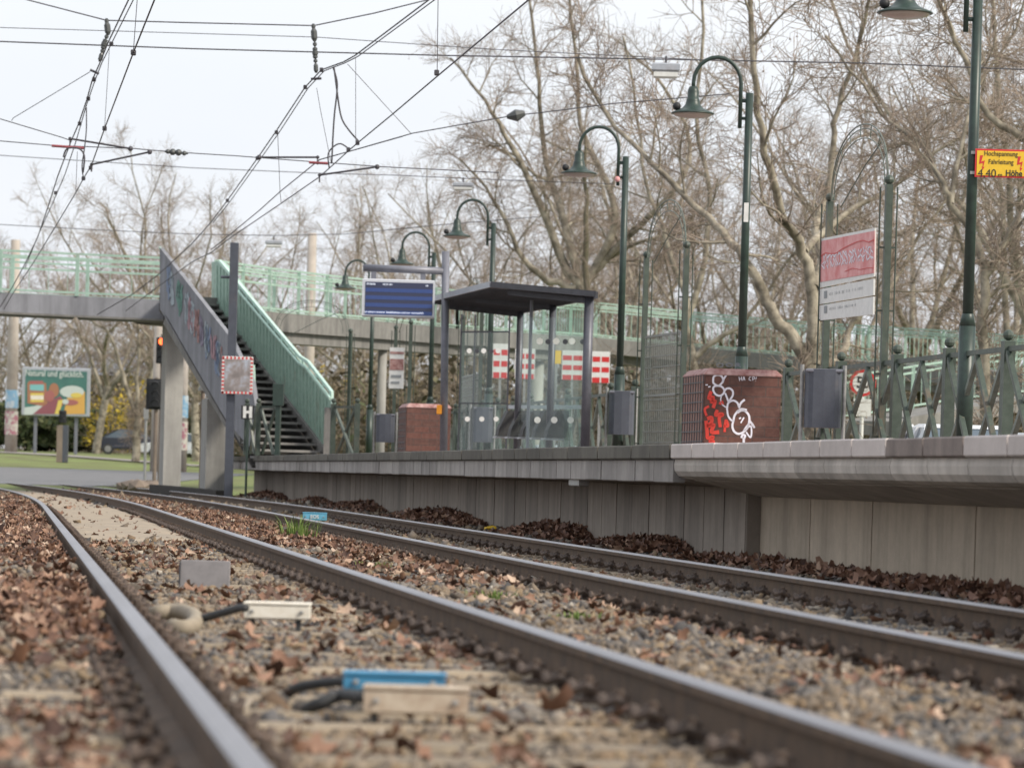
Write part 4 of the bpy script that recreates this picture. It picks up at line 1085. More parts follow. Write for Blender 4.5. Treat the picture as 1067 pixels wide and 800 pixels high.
# ------------------------------------------------------------------ masts, signs and signals at the left
def mast(px, pyt, Y, r, label, posters=True, m=('mast',), zbase=None):
    q = P(px, pyt, Y); zb = gz(q.x, Y) if zbase is None else zbase
    t = thing('overhead_line_mast', (q.x, Y, zb), label, 'mast')
    b = MB(); b.tube([(q.x, Y, zb), (q.x, Y, q.z)], [r*1.1, r*.8], 14); b.build('shaft', m[0], t, True)
    if posters:
        b = MB(); b.tube([(q.x, Y, zb+2.1), (q.x, Y, zb+2.95)], r*1.13, 14, False); b.build('poster', 'poster_blue', t, True)
        b = MB(); b.tube([(q.x, Y, zb+.85), (q.x, Y, zb+1.95)], r*1.15, 14, False); b.build('poster', 'poster_mixed', t, True)
    return t
M['poster_blue'] = mat('blue_poster', (.25, .45, .62), (.55, .62, .66), 3, .6, lo=.45, hi=.55)
M['poster_mixed'] = mat('torn_posters', (.60, .58, .50), (.42, .18, .22), 3.5, .7, lo=.48, hi=.56)
mast(16.2, 250, 183, .27, 'pale concrete mast with torn posters at the far left, beside the billboard')
mast(166, 318, 150, .20, 'pale concrete mast behind the red traffic light and the footbridge pier', False)
mast(193.5, 335, 150, .16, 'pale mast with blue poster, just right of the footbridge pier')
mast(325.5, 243, 140, .20, 'brown concrete mast rising behind the far footbridge railing', False, ('mast',))
# steel mast with traffic mirror
Ym = 85.0; q = P(244.5, 253, Ym)
t = thing('steel_mast', (q.x, Ym, -.1), 'dark blue-grey steel mast at the left end of the platform', 'mast')
b = MB(); bs = P(245.5, 480, Ym); b.box(q.x-.09, q.x+.09, Ym-.09, Ym+.09, -.2, q.z, .01); b.build('shaft', 'bin', t)
b = MB(); b.tube([(q.x-.28, Ym, q.z-.75), (q.x+.1, Ym, q.z-.75)], .03, 8); b.build('bracket', 'bin', t)
A = P(231.5, 371, Ym-.2); B_ = P(263, 411, Ym-.2)
t = thing('traffic_mirror', ((A.x+B_.x)/2, Ym-.2, B_.z), 'rectangular traffic mirror with a red and white striped frame on the steel mast', 'mirror')
def mirror_mat():
    m, nt, bs_ = newmat('mirror'); bs_.inputs['Metallic'].default_value = 1; bs_.inputs['Roughness'].default_value = .12
    nf = noise(nt, 3.5, 3); c_ = ramp(nt, nf, [(.3, (.20, .17, .15)), (.5, (.36, .30, .27)), (.65, (.50, .50, .52))]); nt.links.new(c_, bs_.inputs['Base Color']); return m  # brown and grey reflection painted into the mirror's base colour
M['mirror'] = mirror_mat()
b = MB(); b.box(A.x, B_.x, Ym-.2, Ym-.16, B_.z, A.z, .012); b.build('frame', 'white', t)
b = MB(); b.box(A.x+.06, B_.x-.06, Ym-.206, Ym-.2015, B_.z+.06, A.z-.06); b.build('mirror_face', 'mirror', t)
b = MB(); n = 8; W_ = B_.x-A.x; H_ = A.z-B_.z
for k in range(n):
    xa = A.x+W_*(k+.1)/n; xb = A.x+W_*(k+.55)/n
    b.box(xa, xb, Ym-.2045, Ym-.2005, A.z-.058, A.z-.004); b.box(xa, xb, Ym-.2045, Ym-.2005, B_.z+.004, B_.z+.058)
for k in range(10):
    za = B_.z+H_*(k+.15)/10; zb_ = B_.z+H_*(k+.6)/10; b.box(A.x+.003, A.x+.055, Ym-.2045, Ym-.2005, za, zb_); b.box(B_.x-.055, B_.x-.003, Ym-.2045, Ym-.2005, za, zb_)
b.build('red_stripes', 'red', t)
# H sign
YH = 83.5; A = P(251.5, 422, YH); B_ = P(264.5, 436.5, YH)
t = thing('stop_sign_plate', ((A.x+B_.x)/2, YH, ZP), 'small black plate with a white letter H on a thin post', 'sign')
b = MB(); b.box(A.x, B_.x, YH, YH+.03, B_.z, A.z, .004); b.build('plate', 'black', t)
b = MB(); w_ = B_.x-A.x; h_ = A.z-B_.z
b.box(A.x+.04, A.x+.105, YH-.004, YH-.001, B_.z+.02, A.z-.02); b.box(B_.x-.105, B_.x-.04, YH-.004, YH-.001, B_.z+.02, A.z-.02); b.box(A.x+.10, B_.x-.10, YH-.0045, YH-.0012, (A.z+B_.z)/2-.03, (A.z+B_.z)/2+.03); b.build('letter', 'white', t)
b = MB(); b.tube([((A.x+B_.x)/2, YH+.05, -.1), ((A.x+B_.x)/2, YH+.05, B_.z+.1)], .025, 8); b.build('post', 'dkgreen', t)
# green box on post
YG = 82; A = P(284.5, 399.5, YG); B_ = P(295, 423, YG)
t = thing('signal_box', ((A.x+B_.x)/2, YG, ZP), 'narrow dark green box on a post at the foot of the stairs', 'control box')
b = MB(); b.box(A.x, B_.x, YG, YG+.2, B_.z, A.z, .01); b.build('box', 'dkgreen', t)
b = MB(); b.bar(((A.x+B_.x)/2, YG+.1, ZP), ((A.x+B_.x)/2, YG+.1, B_.z), .1, .1); b.build('post', 'dkgreen', t)
# traffic signals
def signal(px, py, Y, lit, label, n=3, head=(.26, .26), board_=False, pole=True):
    q = P(px, py, Y); g_ = gz(q.x, Y); t = thing('traffic_light', (q.x, Y, g_), label, 'traffic light')
    hw = head[0]/2; hh_ = .27*n/2
    b = MB(); b.box(q.x-hw, q.x+hw, Y, Y+.2, q.z-hh_, q.z+hh_, .02)
    if board_: b.box(q.x-hw*1.5, q.x+hw*1.5, Y+.18, Y+.2, q.z-hh_*1.15, q.z+hh_*1.15)
    b.build('signal_head', 'black', t)
    for k in range(n):
        zc = q.z+hh_-.135-.27*k; m_ = 'sig_red' if (lit and k == 0) else 'sig_off'
        b = MB(); disc(b, V((q.x, Y-.012, zc)), .105, .01, 16); b.build('lens', m_, t)
        b = MB(); pts = [V((q.x+.12*math.cos(a_), Y-.01, zc+.12*math.sin(a_))) for a_ in [math.pi*j/8 for j in range(9)]]
        pts2 = [p_+V((0, -.16, -.02)) for p_ in pts]; b.add(pts+pts2, [(i, i+1, i+10, i+9) for i in range(8)]); b.build('hood', 'black', t)
    if pole: b = MB(); b.tube([(q.x+.0, Y+.26, g_), (q.x, Y+.26, q.z+hh_+.1)], .06, 8); b.build('post', 'mast_dark', t)
    return t
M['sig_red'] = plain('lit_red_lens', (1.0, .12, .03), .4, 0, 3.0); M['sig_off'] = plain('dark_lens', (.03, .03, .03), .2)
signal(168.5, 365, 120, True, 'traffic light showing red, left of the footbridge pier', 3, (.34, .34))
signal(162, 410.5, 118, False, 'dark unlit signal head with backboard, lower left of the footbridge pier', 3, (.40, .3), True)
signal(65, 434, 165, False, 'small dark signal head on the broad post below the billboard', 2, (.3, .3), pole=False)
q = P(65.5, 443, 165); b = MB(); b.box(q.x-.25, q.x+.0, 165, 165.3, gz(q.x, 165), q.z, .02); g2 = b; o = b.build('pillar', 'mast_dark'); tag(o, 'brown half of the broad two-tone post below the billboard', 'post')
b = MB(); b.box(q.x+.003, q.x+.22, 165, 165.3, gz(q.x, 165), q.z, .02); o2 = b.build('side_panel', 'bin'); o2.parent = o; o2.location = o2.location-o.location
for k in ('label', 'category'):
    pass
o['label'] = 'broad brown and grey-blue post in front of the billboard'
# camera post
q = P(212, 390, 100); t = thing('detector_post', (q.x, 100, gz(q.x, 100)), 'thin brown post with a round black detector, right of the footbridge pier', 'post')
b = MB(); b.tube([(q.x, 100, gz(q.x, 100)), (q.x, 100, q.z)], .05, 8); b.build('post', 'mast_dark', t)
b = MB(); b.ball(q, .17, 12); b.build('detector', 'black', t); b = MB(); b.lathe(q-V((0, 0, .42)), [(.13, 0), (.12, .06), (.04, .2)], 12); b.build('small_lamp', 'galv', t)
q2 = P(212.5, 440, 100); b = MB(); b.box(q2.x-.07, q2.x+.07, 99.85, 99.97, q2.z-.12, q2.z+.12); b.build('push_button', 'black', t)
# thin posts near the crossing
for px, py, Y, lb in ((152.5, 425, 122, 'thin grey post left of the footbridge pier'),):
    q = P(px, py, Y); b = MB(); b.tube([(q.x, Y, gz(q.x, Y)), (q.x, Y, q.z)], .045, 8); b.box(q.x-.08, q.x+.08, Y-.06, Y+.0, q.z-.35, q.z); tag(b.build('thin_post', 'galv'), lb, 'post')
# billboard
YBb = 200; A = P(23.5, 382, YBb); B_ = P(93, 434.5, YBb)
t = thing('billboard', ((A.x+B_.x)/2, YBb, gz(-20, YBb)), 'grey framed billboard with a jar and yellow food on dark green', 'billboard')
W_ = B_.x-A.x; H_ = A.z-B_.z
b = MB(); b.box(A.x, B_.x, YBb, YBb+.25, B_.z, A.z, .04); b.build('frame', 'frame_grey' if 'frame_grey' in M else 'steel_lt', t)
b = MB()
for fx in (.2, .8): b.bar((A.x+W_*fx, YBb+.3, gz(-20, YBb)), (A.x+W_*fx, YBb+.3, B_.z+.2), .16, .16)
b.build('leg', 'steel', t)
M['bb_green'] = mat('poster_green', (.07, .20, .17), (.05, .13, .12), .8, .4); M['bb_red'] = plain('poster_red', (.36, .13, .12), .4); M['bb_teal'] = plain('poster_teal', (.20, .46, .47), .4); M['bb_or'] = plain('poster_orange', (.62, .36, .09), .4); M['bb_yel'] = plain('poster_yellow', (.66, .52, .12), .4); M['bb_wht'] = plain('poster_white', (.52, .58, .56), .4)
M['bb_brown'] = plain('poster_brown', (.36, .17, .10), .4); M['bb_maroon'] = plain('poster_maroon', (.26, .09, .11), .4)
b = MB(); b.box(A.x+.16, B_.x-.16, YBb-.010, YBb-.004, B_.z+.16, A.z-.16); pf = b.build('poster', 'bb_green', t)
cr = lambda u, v: (u/6.669, 360+v/6.667)
def bq(m_, poly, o_): 
    b = MB(); b.extrude([P(*cr(u, v), YBb-o_) for u, v in poly], (0, .003, 0)); b.build('artwork', m_, pf)
def ell(cx_, cy_, rx, ry, n=16): return [(cx_+rx*math.cos(2*math.pi*k/n), cy_+ry*math.sin(2*math.pi*k/n)) for k in range(n)]
bq('bb_wht', [(165, 480), (170, 430), (240, 420), (300, 400), (330, 420), (250, 470), (220, 480)], .015)
bq('bb_maroon', [(230, 475), (320, 400), (420, 350), (450, 400), (380, 475)], .018)
bq('bb_brown', [(190, 260), (205, 245), (320, 260), (330, 400), (300, 420), (190, 400)], .022); bq('bb_teal', [(208, 270), (305, 270), (305, 315), (208, 310)], .026); bq('bb_yel', [(212, 330), (303, 330), (303, 345), (212, 345)], .026); bq('cream', [(212, 346), (303, 346), (303, 375), (212, 375)], .026); bq('bb_yel', [(212, 376), (303, 376), (303, 392), (212, 392)], .026)
bq('bb_red', [(210, 245), (300, 245), (300, 268), (208, 268)], .026)
bq('bb_brown', ell(375, 310, 35, 50), .026); bq('bb_red', ell(345, 350, 35, 40), .03)
bq('bb_or', [(440, 475), (470, 360), (590, 320), (590, 475)], .018); bq('bb_yel', [(380, 475), (405, 380), (440, 375), (410, 475)], .03)
bq('bb_wht', ell(500, 320, 85, 42), .022); bq('bb_yel', ell(530, 345, 40, 18), .03); bq('bb_red', ell(490, 395, 55, 20), .03); bq('bb_wht', ell(455, 390, 22, 18), .034)
text('Natural und glücklich.', .44, 'bb_wht', face_mx(P(*cr(378, 196), YBb-.03), (0, -1, 0)), pf, sx=.78, bold=True)
# house beyond
A = P(70, 400, 290); t = thing('house', (A.x, 290, gz(A.x, 290)), 'low pale house with a grey roof half hidden behind trees at left', 'house')
q = P(112, 395, 290); q2 = P(150, 375, 290)
x0, x1 = P(88, 0, 290).x, P(150, 0, 290).x; g_ = gz(x0, 290); zr = P(110, 391, 290).z
b = MB(); b.box(x0, x1, 290, 300, g_, zr); b.build('wall', 'mast', t)
b = MB(); b.extrude([(x0-.5, 289.4, zr), (x0-.5, 295, zr+1.9), (x0-.5, 300.6, zr)], (x1-x0+1, 0, 0)); b.build('roof', 'roof_grey' if 'roof_grey' in M else 'steel', t)
for fx in (.2, .5, .8):
    b = MB(); xc = x0+(x1-x0)*fx; b.box(xc-.5, xc+.5, 289.95, 289.99, zr-1.6, zr-.5); b.build('window', 'black', t)

# kerb and rubble near the crossing
b = MB()
for k in range(9):
    a = G(163+k*6.5, 500.5+k*.6, .0); 
ka = P(162, 497, 96); kb = P(232, 503, 88); b.bar(V((ka.x, ka.y, .02)), V((kb.x, kb.y, -.04)), .3, .22)
tag(b.build('kerb', 'dark_gap'), kind='structure')
rr = random.Random(3)
for k in range(9):
    b = MB(); px = 122+rr.uniform(0, 38); Y = rr.uniform(101, 108); q = P(px, 480, Y); s_ = rr.uniform(.14, .3)
    vs = [tuple(V(p_)*s_*1.0) for p_ in ico]; T = Matrix.Translation((q.x, Y, gz(q.x, Y)+s_*.5)) @ Matrix.Rotation(rr.uniform(0, 6), 4, 'Z'); b.T = T
    b.add([(x*rr.uniform(.8, 1.6), y*rr.uniform(.8, 1.2), z*rr.uniform(.6, 1)) for x, y, z in vs], [tuple(f_) for f_ in icof]); tag(b.build('rubble_block', 'mast_dark'), 'rough brown lump of rubble in the heap left of the footbridge pier', 'rubble', 'rubble heap by the crossing')

# ------------------------------------------------------------------ foreground objects on the track bed
def cbox(x0, x1, y0, y1, z_base, m, label, depth=.12, name='cable_box', lid=None, feet=True, rz=0):
    """box whose camera-facing side covers x0..x1, y0..y1; stands on the bed"""
    q = G((x0+x1)/2, y1, z_base); Y = q.y; a = P(x0, y0, Y); c = P(x1, y1, Y); w = c.x-a.x; h = a.z-c.z
    t = thing(name, (q.x, Y, z_base), label, 'cable box' if name == 'cable_box' else name.replace('_', ' '), rz=rz)
    T = WM[t.name]
    b = MB(T); b.box(-w/2, w/2, 0, depth, 0, h-.012, .006); b.build('casing', m, t)
    b = MB(T); b.box(-w/2-.004, w/2+.004, -.005, depth+.005, h-.0115, h, .003); b.build('lid', lid or m, t)
    for sx in (-.38, .38):
        b = MB(T @ Matrix.Translation((w*sx, -.004, h*.45)) @ Matrix.Rotation(math.pi/2, 4, 'X')); b.lathe((0, 0, 0), [(.009, -.001), (.009, .005), (.005, .007)], 8); b.build('bolt', 'galv', t)
    if feet: 
        b = MB(T); b.box(-w/2+.02, -w/2+.04, .02, .1, -.05, -.001); b.box(w/2-.06, w/2-.04, .02, .1, -.05, -.001); b.build('foot', 'rubber', t)
    return t, T, w, h, Y
cbox(254.5, 322, 625.5, 645, -.085, 'cream', 'clean white cable box between the near rails, joined to the pipe', feet=True)
cbox(379, 487, 712, 744, -.12, 'cream2', 'dirty cream cable box in the foreground, in front of the blue one', .10, rz=.0)
cbox(358, 463, 697.5, 720, -.085, 'blue', 'bright blue cable box in the foreground behind the cream one', .10)
tb, T, w, h, Y_ = cbox(315.5, 340, 533, 542, -.10, 'blue_lt', 'small light blue box with white lettering between the far rails', .12)
text('EOS', h*.6, 'white', T @ face_mx(V((0, -.008, h*.45)), (0, -1, 0)), tb, bold=True)
t = thing('concrete_plate', G(213, 609, -.14), 'grey concrete plate standing upright on the ballast between the near rails', 'plate', rz=-.06)
T = WM[t.name]; Yp = t.location.y; w = 51*Yp/4050; h = 25.5*Yp/4050
b = MB(T @ Matrix.Rotation(-.08, 4, 'X')); b.box(-w/2, w/2, 0, .05, -.02, h, .004); b.build('slab', 'plate', t)
b = MB(T); b.box(-w/2-.008, -w/2-.001, -.01, .12, -.02, h*.9); b.build('dark_side', 'steel_dark', t)  # thin dark box makes the left side darker than the face
def cable(pts, r, m, label, name='cable'):
    b = MB(); sm = []
    for i in range(len(pts)-1):
        q0 = pts[max(i-1, 0)]; q1 = pts[i]; q2 = pts[i+1]; q3 = pts[min(i+2, len(pts)-1)]
        for k in range(6):
            u = k/6; sm.append(.5*((2*q1)+(-q0+q2)*u+(2*q0-5*q1+4*q2-q3)*u*u+(-q0+3*q1-3*q2+q3)*u**3))
    sm.append(pts[-1]); b.tube(sm, r, 10); return tag(b.build(name, m, None, True), label, name.replace('_', ' '))
Yh = G(190, 655, -.12).y
hp = cable([P(160, 640, Yh+.75), P(168, 637.5, Yh+.7), P(180, 637, Yh+.72), P(194, 638, Yh+.62), P(203, 643, Yh+.35), P(203, 649.5, Yh+.05), P(196, 653.5, Yh-.08), P(186, 654, Yh-.1), P(180, 652.5, Yh-.05)], .036, 'hose', 'thick dusty tan pipe bend lying beside the left rail', 'drain_pipe')
b = MB(); b.ball(P(181, 653, Yh-.075), .030, 12); b.build('painted_hollow', 'black', hp, True)  # black ball at the pipe end, painting the shade inside its mouth
cable([P(205, 646, Yh+.2), P(218, 642, Yh+.1), P(236, 637, Yh), P(250, 633, Yh-.1), P(256, 633, Yh-.15)], .018, 'rubber', 'short dark cable from the tan pipe to the white cable box')
Yb = G(400, 744, -.12).y
cable([P(300, 723, Yb+1.15), P(310, 716, Yb+1.1), P(330, 712, Yb+1.05), P(348, 710, Yb+1.0), P(362, 709, Yb+.95)], .017, 'rubber', 'dark cable entering the blue box, upper of the two')
cable([P(320, 738, Yb+.55), P(332, 733, Yb+.5), P(346, 727, Yb+.5), P(358, 724, Yb+.5), P(380, 726, Yb+.3)], .020, 'rubber', 'dark cable behind the cream box, lower of the two')
Yr = G(980, 750, -.14).y
cable([P(940, 736, Yr+.3), P(955, 731, Yr+.3), P(975, 732, Yr+.3), P(995, 738, Yr+.25), P(1010, 750, Yr+.1)], .022, 'rubber', 'dark hose in the ballast between the tracks at lower right, upper one')
cable([P(950, 756, Yr-.1), P(965, 756, Yr-.1), P(985, 760, Yr-.1), P(1010, 766, Yr-.15)], .022, 'rubber', 'dark hose in the ballast between the tracks at lower right, lower one')
def rock(px, py, z, sx, sy, sz, m, label, nm='stone'):
    q = G(px, py, z); b = MB(Matrix.Translation(q)); r_ = random.Random(int(px)); b.add([(x*sx*r_.uniform(.8, 1.15), y*sy*r_.uniform(.8, 1.15), (z_+.6)*sz*r_.uniform(.8, 1.1)) for x, y, z_ in ico], [tuple(f_) for f_ in icof]); return tag(b.build(nm, m), label, nm.replace('_', ' '))
rock(554, 608, -.14, .045, .04, .036, 'cream', 'pale stone lying between the tracks in the middle of the picture')
rock(767, 706, -.14, .014, .014, .012, 'white', 'tiny white pebble between the tracks at lower right')
rock(513, 552, -.08, .12, .08, .035, 'yellow', 'crumpled yellow wrapper at the foot of the platform wall', 'wrapper')
rock(504, 587, -.12, .03, .03, .06, 'black', 'small black stub beside the far track rail')
rock(46, 570, -.10, .03, .03, .02, 'white', 'white scrap among the leaves at the far left', 'wrapper')

# ------------------------------------------------------------------ overhead wires
def wz(pts, keys):
    out = []
    ks = sorted(keys)
    for px, py in pts:
        inv = float(np.interp(py, [k[0] for k in ks], [1/k[1] for k in ks])); out.append(P(px, py, 1/inv))
    return out
def wire(pts, label, keys=None, Y=None, r=.011, cat='wire', name='overhead_wire', m='wire', dz=0):
    r *= .82
    p3 = wz(pts, keys) if keys else [P(px, py, Y) for px, py in pts]
    b = MB(); b.tube(p3, r, 5); return tag(b.build(name, m), label, cat, None)
K1 = [(-60, 36), (0, 41.4), (172, 63.7), (320, 96)]; M1 = [(-60, 49), (0, 54.8), (60, 62.3), (148, 69), (320, 96)]
K2 = [(-60, 36), (0, 40.5), (172, 63.3), (324, 96)]; M2 = [(-60, 48), (0, 54), (73, 62.5), (328, 96)]
Z0 = 63.5
wire([(158, -60), (134, 0), (112, 46), (104, 66), (96, 84), (90.5, 104), (82, 129), (73, 150), (60, 184), (50.6, 214), (39, 248), (24, 279), (13, 299), (0, 320)], 'left one of the paired feed wires over the near track', M1, r=.014)
wire([(163, -60), (139, 0), (116, 46), (106, 66), (99, 84), (90, 110), (79, 148), (68, 181), (54, 214), (42, 240), (26, 279)], 'right one of the paired feed wires over the near track', M1, r=.011)
wire([(178, -45), (161, 0), (139, 55), (109, 134), (95, 173), (87, 186), (79, 201), (56, 239), (36, 272), (14, 305), (4, 322)], 'contact wire over the near track', K1, r=.012)
wire([(520, -60), (447, 0), (370, 58), (358, 64.7), (346, 69), (335, 73), (318, 91), (287, 138), (269, 164), (237, 209), (220, 231.5), (200, 254), (165, 286), (139, 306), (101, 328)], 'upper one of the paired feed wires over the far track', M2, r=.014)
wire([(526, -60), (453, 0), (373, 59), (359, 66), (347, 70.5), (338, 74), (321, 92), (291, 138), (272, 165), (239, 211), (222, 232)], 'lower one of the paired feed wires over the far track', M2, r=.011)
wire([(625, -60), (551, 0), (460, 76), (408, 120), (374, 148), (364, 156.5), (347.5, 171.5), (332.5, 184.7), (293, 212), (240.6, 247.5), (220, 263), (200, 273), (156, 305), (131, 324)], 'lower contact wire over the far track', K2, r=.012)
wire([(420, 142), (374, 155), (333, 166.5), (292, 199.7), (270.6, 219), (240.6, 243.7), (220, 260)], 'upper contact wire over the far track', [(140, 60), (166, 63.3), (324, 96)], r=.012)
wire([(-40, -21), (28, 0), (111, 21.5)], 'rising cross span wire at the top left corner', Y=Z0, r=.013)
wire([(111, 21.5), (200, 24), (327, 27)], 'cross span wire between the two insulator strings', Y=Z0, r=.013)
wire([(327, 27), (390, 14), (450, -1), (600, -40)], 'cross span wire rising to the right from the right insulator string', Y=Z0, r=.013)
wire([(-40, 27.5), (0, 29), (200, 35), (330, 39), (460, 48), (520, 52), (720, 62)], 'very thin cross wire just above the dark one', Y=Z0+2, r=.008)
wire([(-40, 41.5), (0, 43.5), (200, 51), (460, 58), (690, 62), (900, 66), (1100, 74)], 'dark cross wire running the full width at the top', Y=Z0, r=.014)
wire([(-40, 144), (0, 147), (53, 151.5), (140, 155), (180, 158.5), (245, 162.5), (330, 169), (400, 174), (520, 180)], 'cross wire carrying the registration arms', Y=Z0, r=.010)
wire([(-60, 156), (0, 162), (200, 175), (330, 180.5), (420, 183), (482, 186), (640, 192)], 'thin cross wire below the registration arms carrying a hanging luminaire', Y=90, r=.011)
wire([(-60, 231), (0, 234), (110, 240), (200, 244), (285, 245.5), (360, 244), (440, 236), (560, 226)], 'lowest thin cross wire in front of the distant trees', Y=112, r=.013)
wire([(-40, 113), (0, 124), (65, 143.5), (72, 146)], 'pull-off wire from the left edge to the near track', Y=Z0, r=.010)
wire([(12, 126), (14, 123), (94, 75)], 'thin slanting stay between feed wire and pull-off at the left', Y=Z0, r=.008)
wire([(374, 155), (430, 139), (535, 120.5), (560, 118), (640, 108), (760, 98)], 'pull-off wire rising to the right into the plane tree', Y=62, r=.011)
wire([(362, 67), (364, 69), (428, 139)], 'thin slanting stay right of the right insulator string', Y=62.5, r=.007)
for pts, lb in (([(143, 0), (139, 54)], 'vertical dropper at the top left'), ([(114, 50), (109, 133)], 'long vertical dropper over the near track'), ([(80.6, 158), (79, 200)], 'short lower dropper over the near track'),
                ([(456.5, 0), (455.5, 76)], 'vertical dropper at the top near the plane tree'), ([(370.6, 60), (370.6, 148)], 'long vertical dropper over the far track'), ([(330, 92), (334, 115), (341, 150), (345, 170)], 'slanting thin dropper below the right insulator string'), ([(289.4, 140), (291.8, 199.7), (293, 212)], 'dropper joining feed and contact wires over the far track')):
    wire(pts, lb, Y=Z0-1.5 if pts[0][1] > 10 else 46, r=.006, cat='dropper', name='dropper')
def loop(pts, lb, r=.014): 
    cable([P(px, py, 62.8) for px, py in pts], r, 'wire', lb, 'jumper_cable')
loop([(347, 70), (351, 84), (351, 97.5), (348, 125), (345.6, 170.6)], 'straight hanging jumper cable left of the curved one')
loop([(348, 70), (351.5, 97.5), (355.6, 122), (363, 135), (373.4, 147)], 'curved jumper cable falling to the far contact wire')
loop([(343, 175), (342, 161), (347.5, 153), (355, 150), (363.4, 155)], 'small looped jumper over the far contact wires', .012)
loop([(90, 112), (90, 135), (88, 155), (85.5, 173), (87, 186)], 'thin jumper cable over the near track', .010)
loop([(66, 164), (69, 156), (76, 154), (84, 156), (88, 164), (86.5, 180)], 'looped jumper below the near registration arm', .014)
def arm(a, c, lb, m='wire', r=.016, ends=True):
    A_ = P(*a, Z0-.2); C_ = P(*c, Z0-.2); b = MB(); b.tube([A_, C_], r, 8)
    if ends: b.ball(C_, .042, 8); b.tube([A_, A_-V((0, 0, .12))], r*.8, 6); b.ball(A_, .03, 6)
    tag(b.build('registration_arm', m), lb, 'registration arm')
arm((73, 144.6), (136, 155), 'upper registration arm over the near track'); arm((95.5, 171.5), (156, 158.5), 'lower registration arm over the near track')
arm((331, 164), (270, 164), 'upper registration arm over the far track'); arm((333, 182.5), (393, 174), 'lower registration arm over the far track')
arm((54, 152), (88, 154.5), 'short red insulated rod over the near track', 'red_rod', .022, False); arm((322, 169.3), (343, 170.5), 'short red insulated rod over the far track', 'red_rod', .022, False)
b = MB(); 
for i, (x_, y_) in enumerate([(175, 158), (180, 158.5), (186, 159), (192, 159.8)]): b.ball(P(x_, y_, Z0-.05), .04 if i in (0, 3) else .055, 8)
b.tube([P(172, 158, Z0-.05), P(196, 160, Z0-.05)], .02, 6); tag(b.build('strain_insulator', 'insul'), 'dark strain insulator on the cross wire right of the near track', 'insulator')
b = MB(); b.tube([P(528, 122, 61.9), P(538, 120.5, 61.9), P(547, 118, 61.9)], [.03, .10, .04], 8); tag(b.build('strain_insulator', 'insul'), 'dark strain insulator in front of the plane tree at upper middle', 'insulator')
def string_(pts, lb, sizes):
    q = [P(px, py, Z0-.4) for px, py in pts]; b = MB(); b.tube(q, .014, 6); 
    tot = sum((q[i+1]-q[i]).length for i in range(len(q)-1)); 
    for f_, r_, l_ in sizes:
        d = f_*tot; i = 0
        while i < len(q)-2 and d > (q[i+1]-q[i]).length: d -= (q[i+1]-q[i]).length; i += 1
        dv = (q[i+1]-q[i]).normalized(); c_ = q[i]+dv*d; b.tube([c_-dv*l_/2, c_-dv*l_/4, c_+dv*l_/4, c_+dv*l_/2], [r_*.3, r_*.68, r_*.68, r_*.3], 8)
    tag(b.build('insulator_string', 'insul'), lb, 'insulator')
SZ = [(.02, .05, .08), (.20, .075, .22), (.40, .05, .07), (.5, .06, .06), (.58, .07, .10), (.66, .06, .07), (.75, .05, .06), (.9, .055, .16)]
string_([(111, 21), (112.5, 34), (108.5, 46), (104, 64)], 'left hanging insulator string over the near track', SZ)
string_([(326.5, 26.5), (328, 45), (328.5, 60), (329.5, 76)], 'right hanging insulator string over the far track', SZ)
for px, py, K in ((116, 46, M1), (98, 83, M1), (92, 103, M1), (83, 129, M1), (58, 201, M1), (139, 55, K1), (109, 134, K1), (94.5, 175, K1), (87, 186, K1), (335, 73, M2), (318, 91, M2), (288, 138, M2), (268, 165, M2), (237, 209, M2), (455, 76, K2), (372.5, 149, K2), (363, 156, K2)):
    q = wz([(px, py)], K)[0]; b = MB(); b.box(q.x-.03, q.x+.03, q.y-.03, q.y+.03, q.z-.035, q.z+.035, .01); tag(b.build('wire_clamp', 'wire'), 'small dark clamp on the overhead wires', 'clamp', 'small clamps on the overhead wires')
for a, c in (((94, 73), (103, 77)), ((324, 82.5), (335, 82))):
    b = MB(); b.tube([P(*a, Z0-.4), P(*c, Z0-.4)], .022, 6); tag(b.build('spreader_bar', 'wire'), 'short bar just below the %s insulator string' % ('left' if a[0] < 200 else 'right'), 'bar')
# hanging luminaires
def lum(x0, x1, y0, y1, Y, lb):
    a = P(x0, y0, Y); c = P(x1, y1, Y); t = thing('hanging_luminaire', ((a.x+c.x)/2, Y, c.z), lb, 'luminaire', 'hanging luminaires')
    h = a.z-c.z; b = MB(); b.box(a.x, c.x, Y-.12, Y+.12, c.z+h*.45, a.z, .02); b.build('housing', 'steel_lt', t)
    b = MB(); b.box(a.x+.03, c.x-.03, Y-.1, Y+.1, c.z, c.z+h*.445, .02); b.build('diffuser', 'white', t)
    b = MB(); b.tube([((a.x+c.x)/2, Y, a.z), ((a.x+c.x)/2, Y, a.z+.12)], .02, 6); b.build('hanger', 'wire', t)
lum(679.5, 708, 66, 82, Z0, 'white box luminaire hanging left of the second lamp arm'); lum(472, 493, 190, 198.5, 90, 'white box luminaire hanging above the fourth lamp'); lum(276.5, 294, 250.5, 258, 112, 'faint white box luminaire hanging above the footbridge railing')

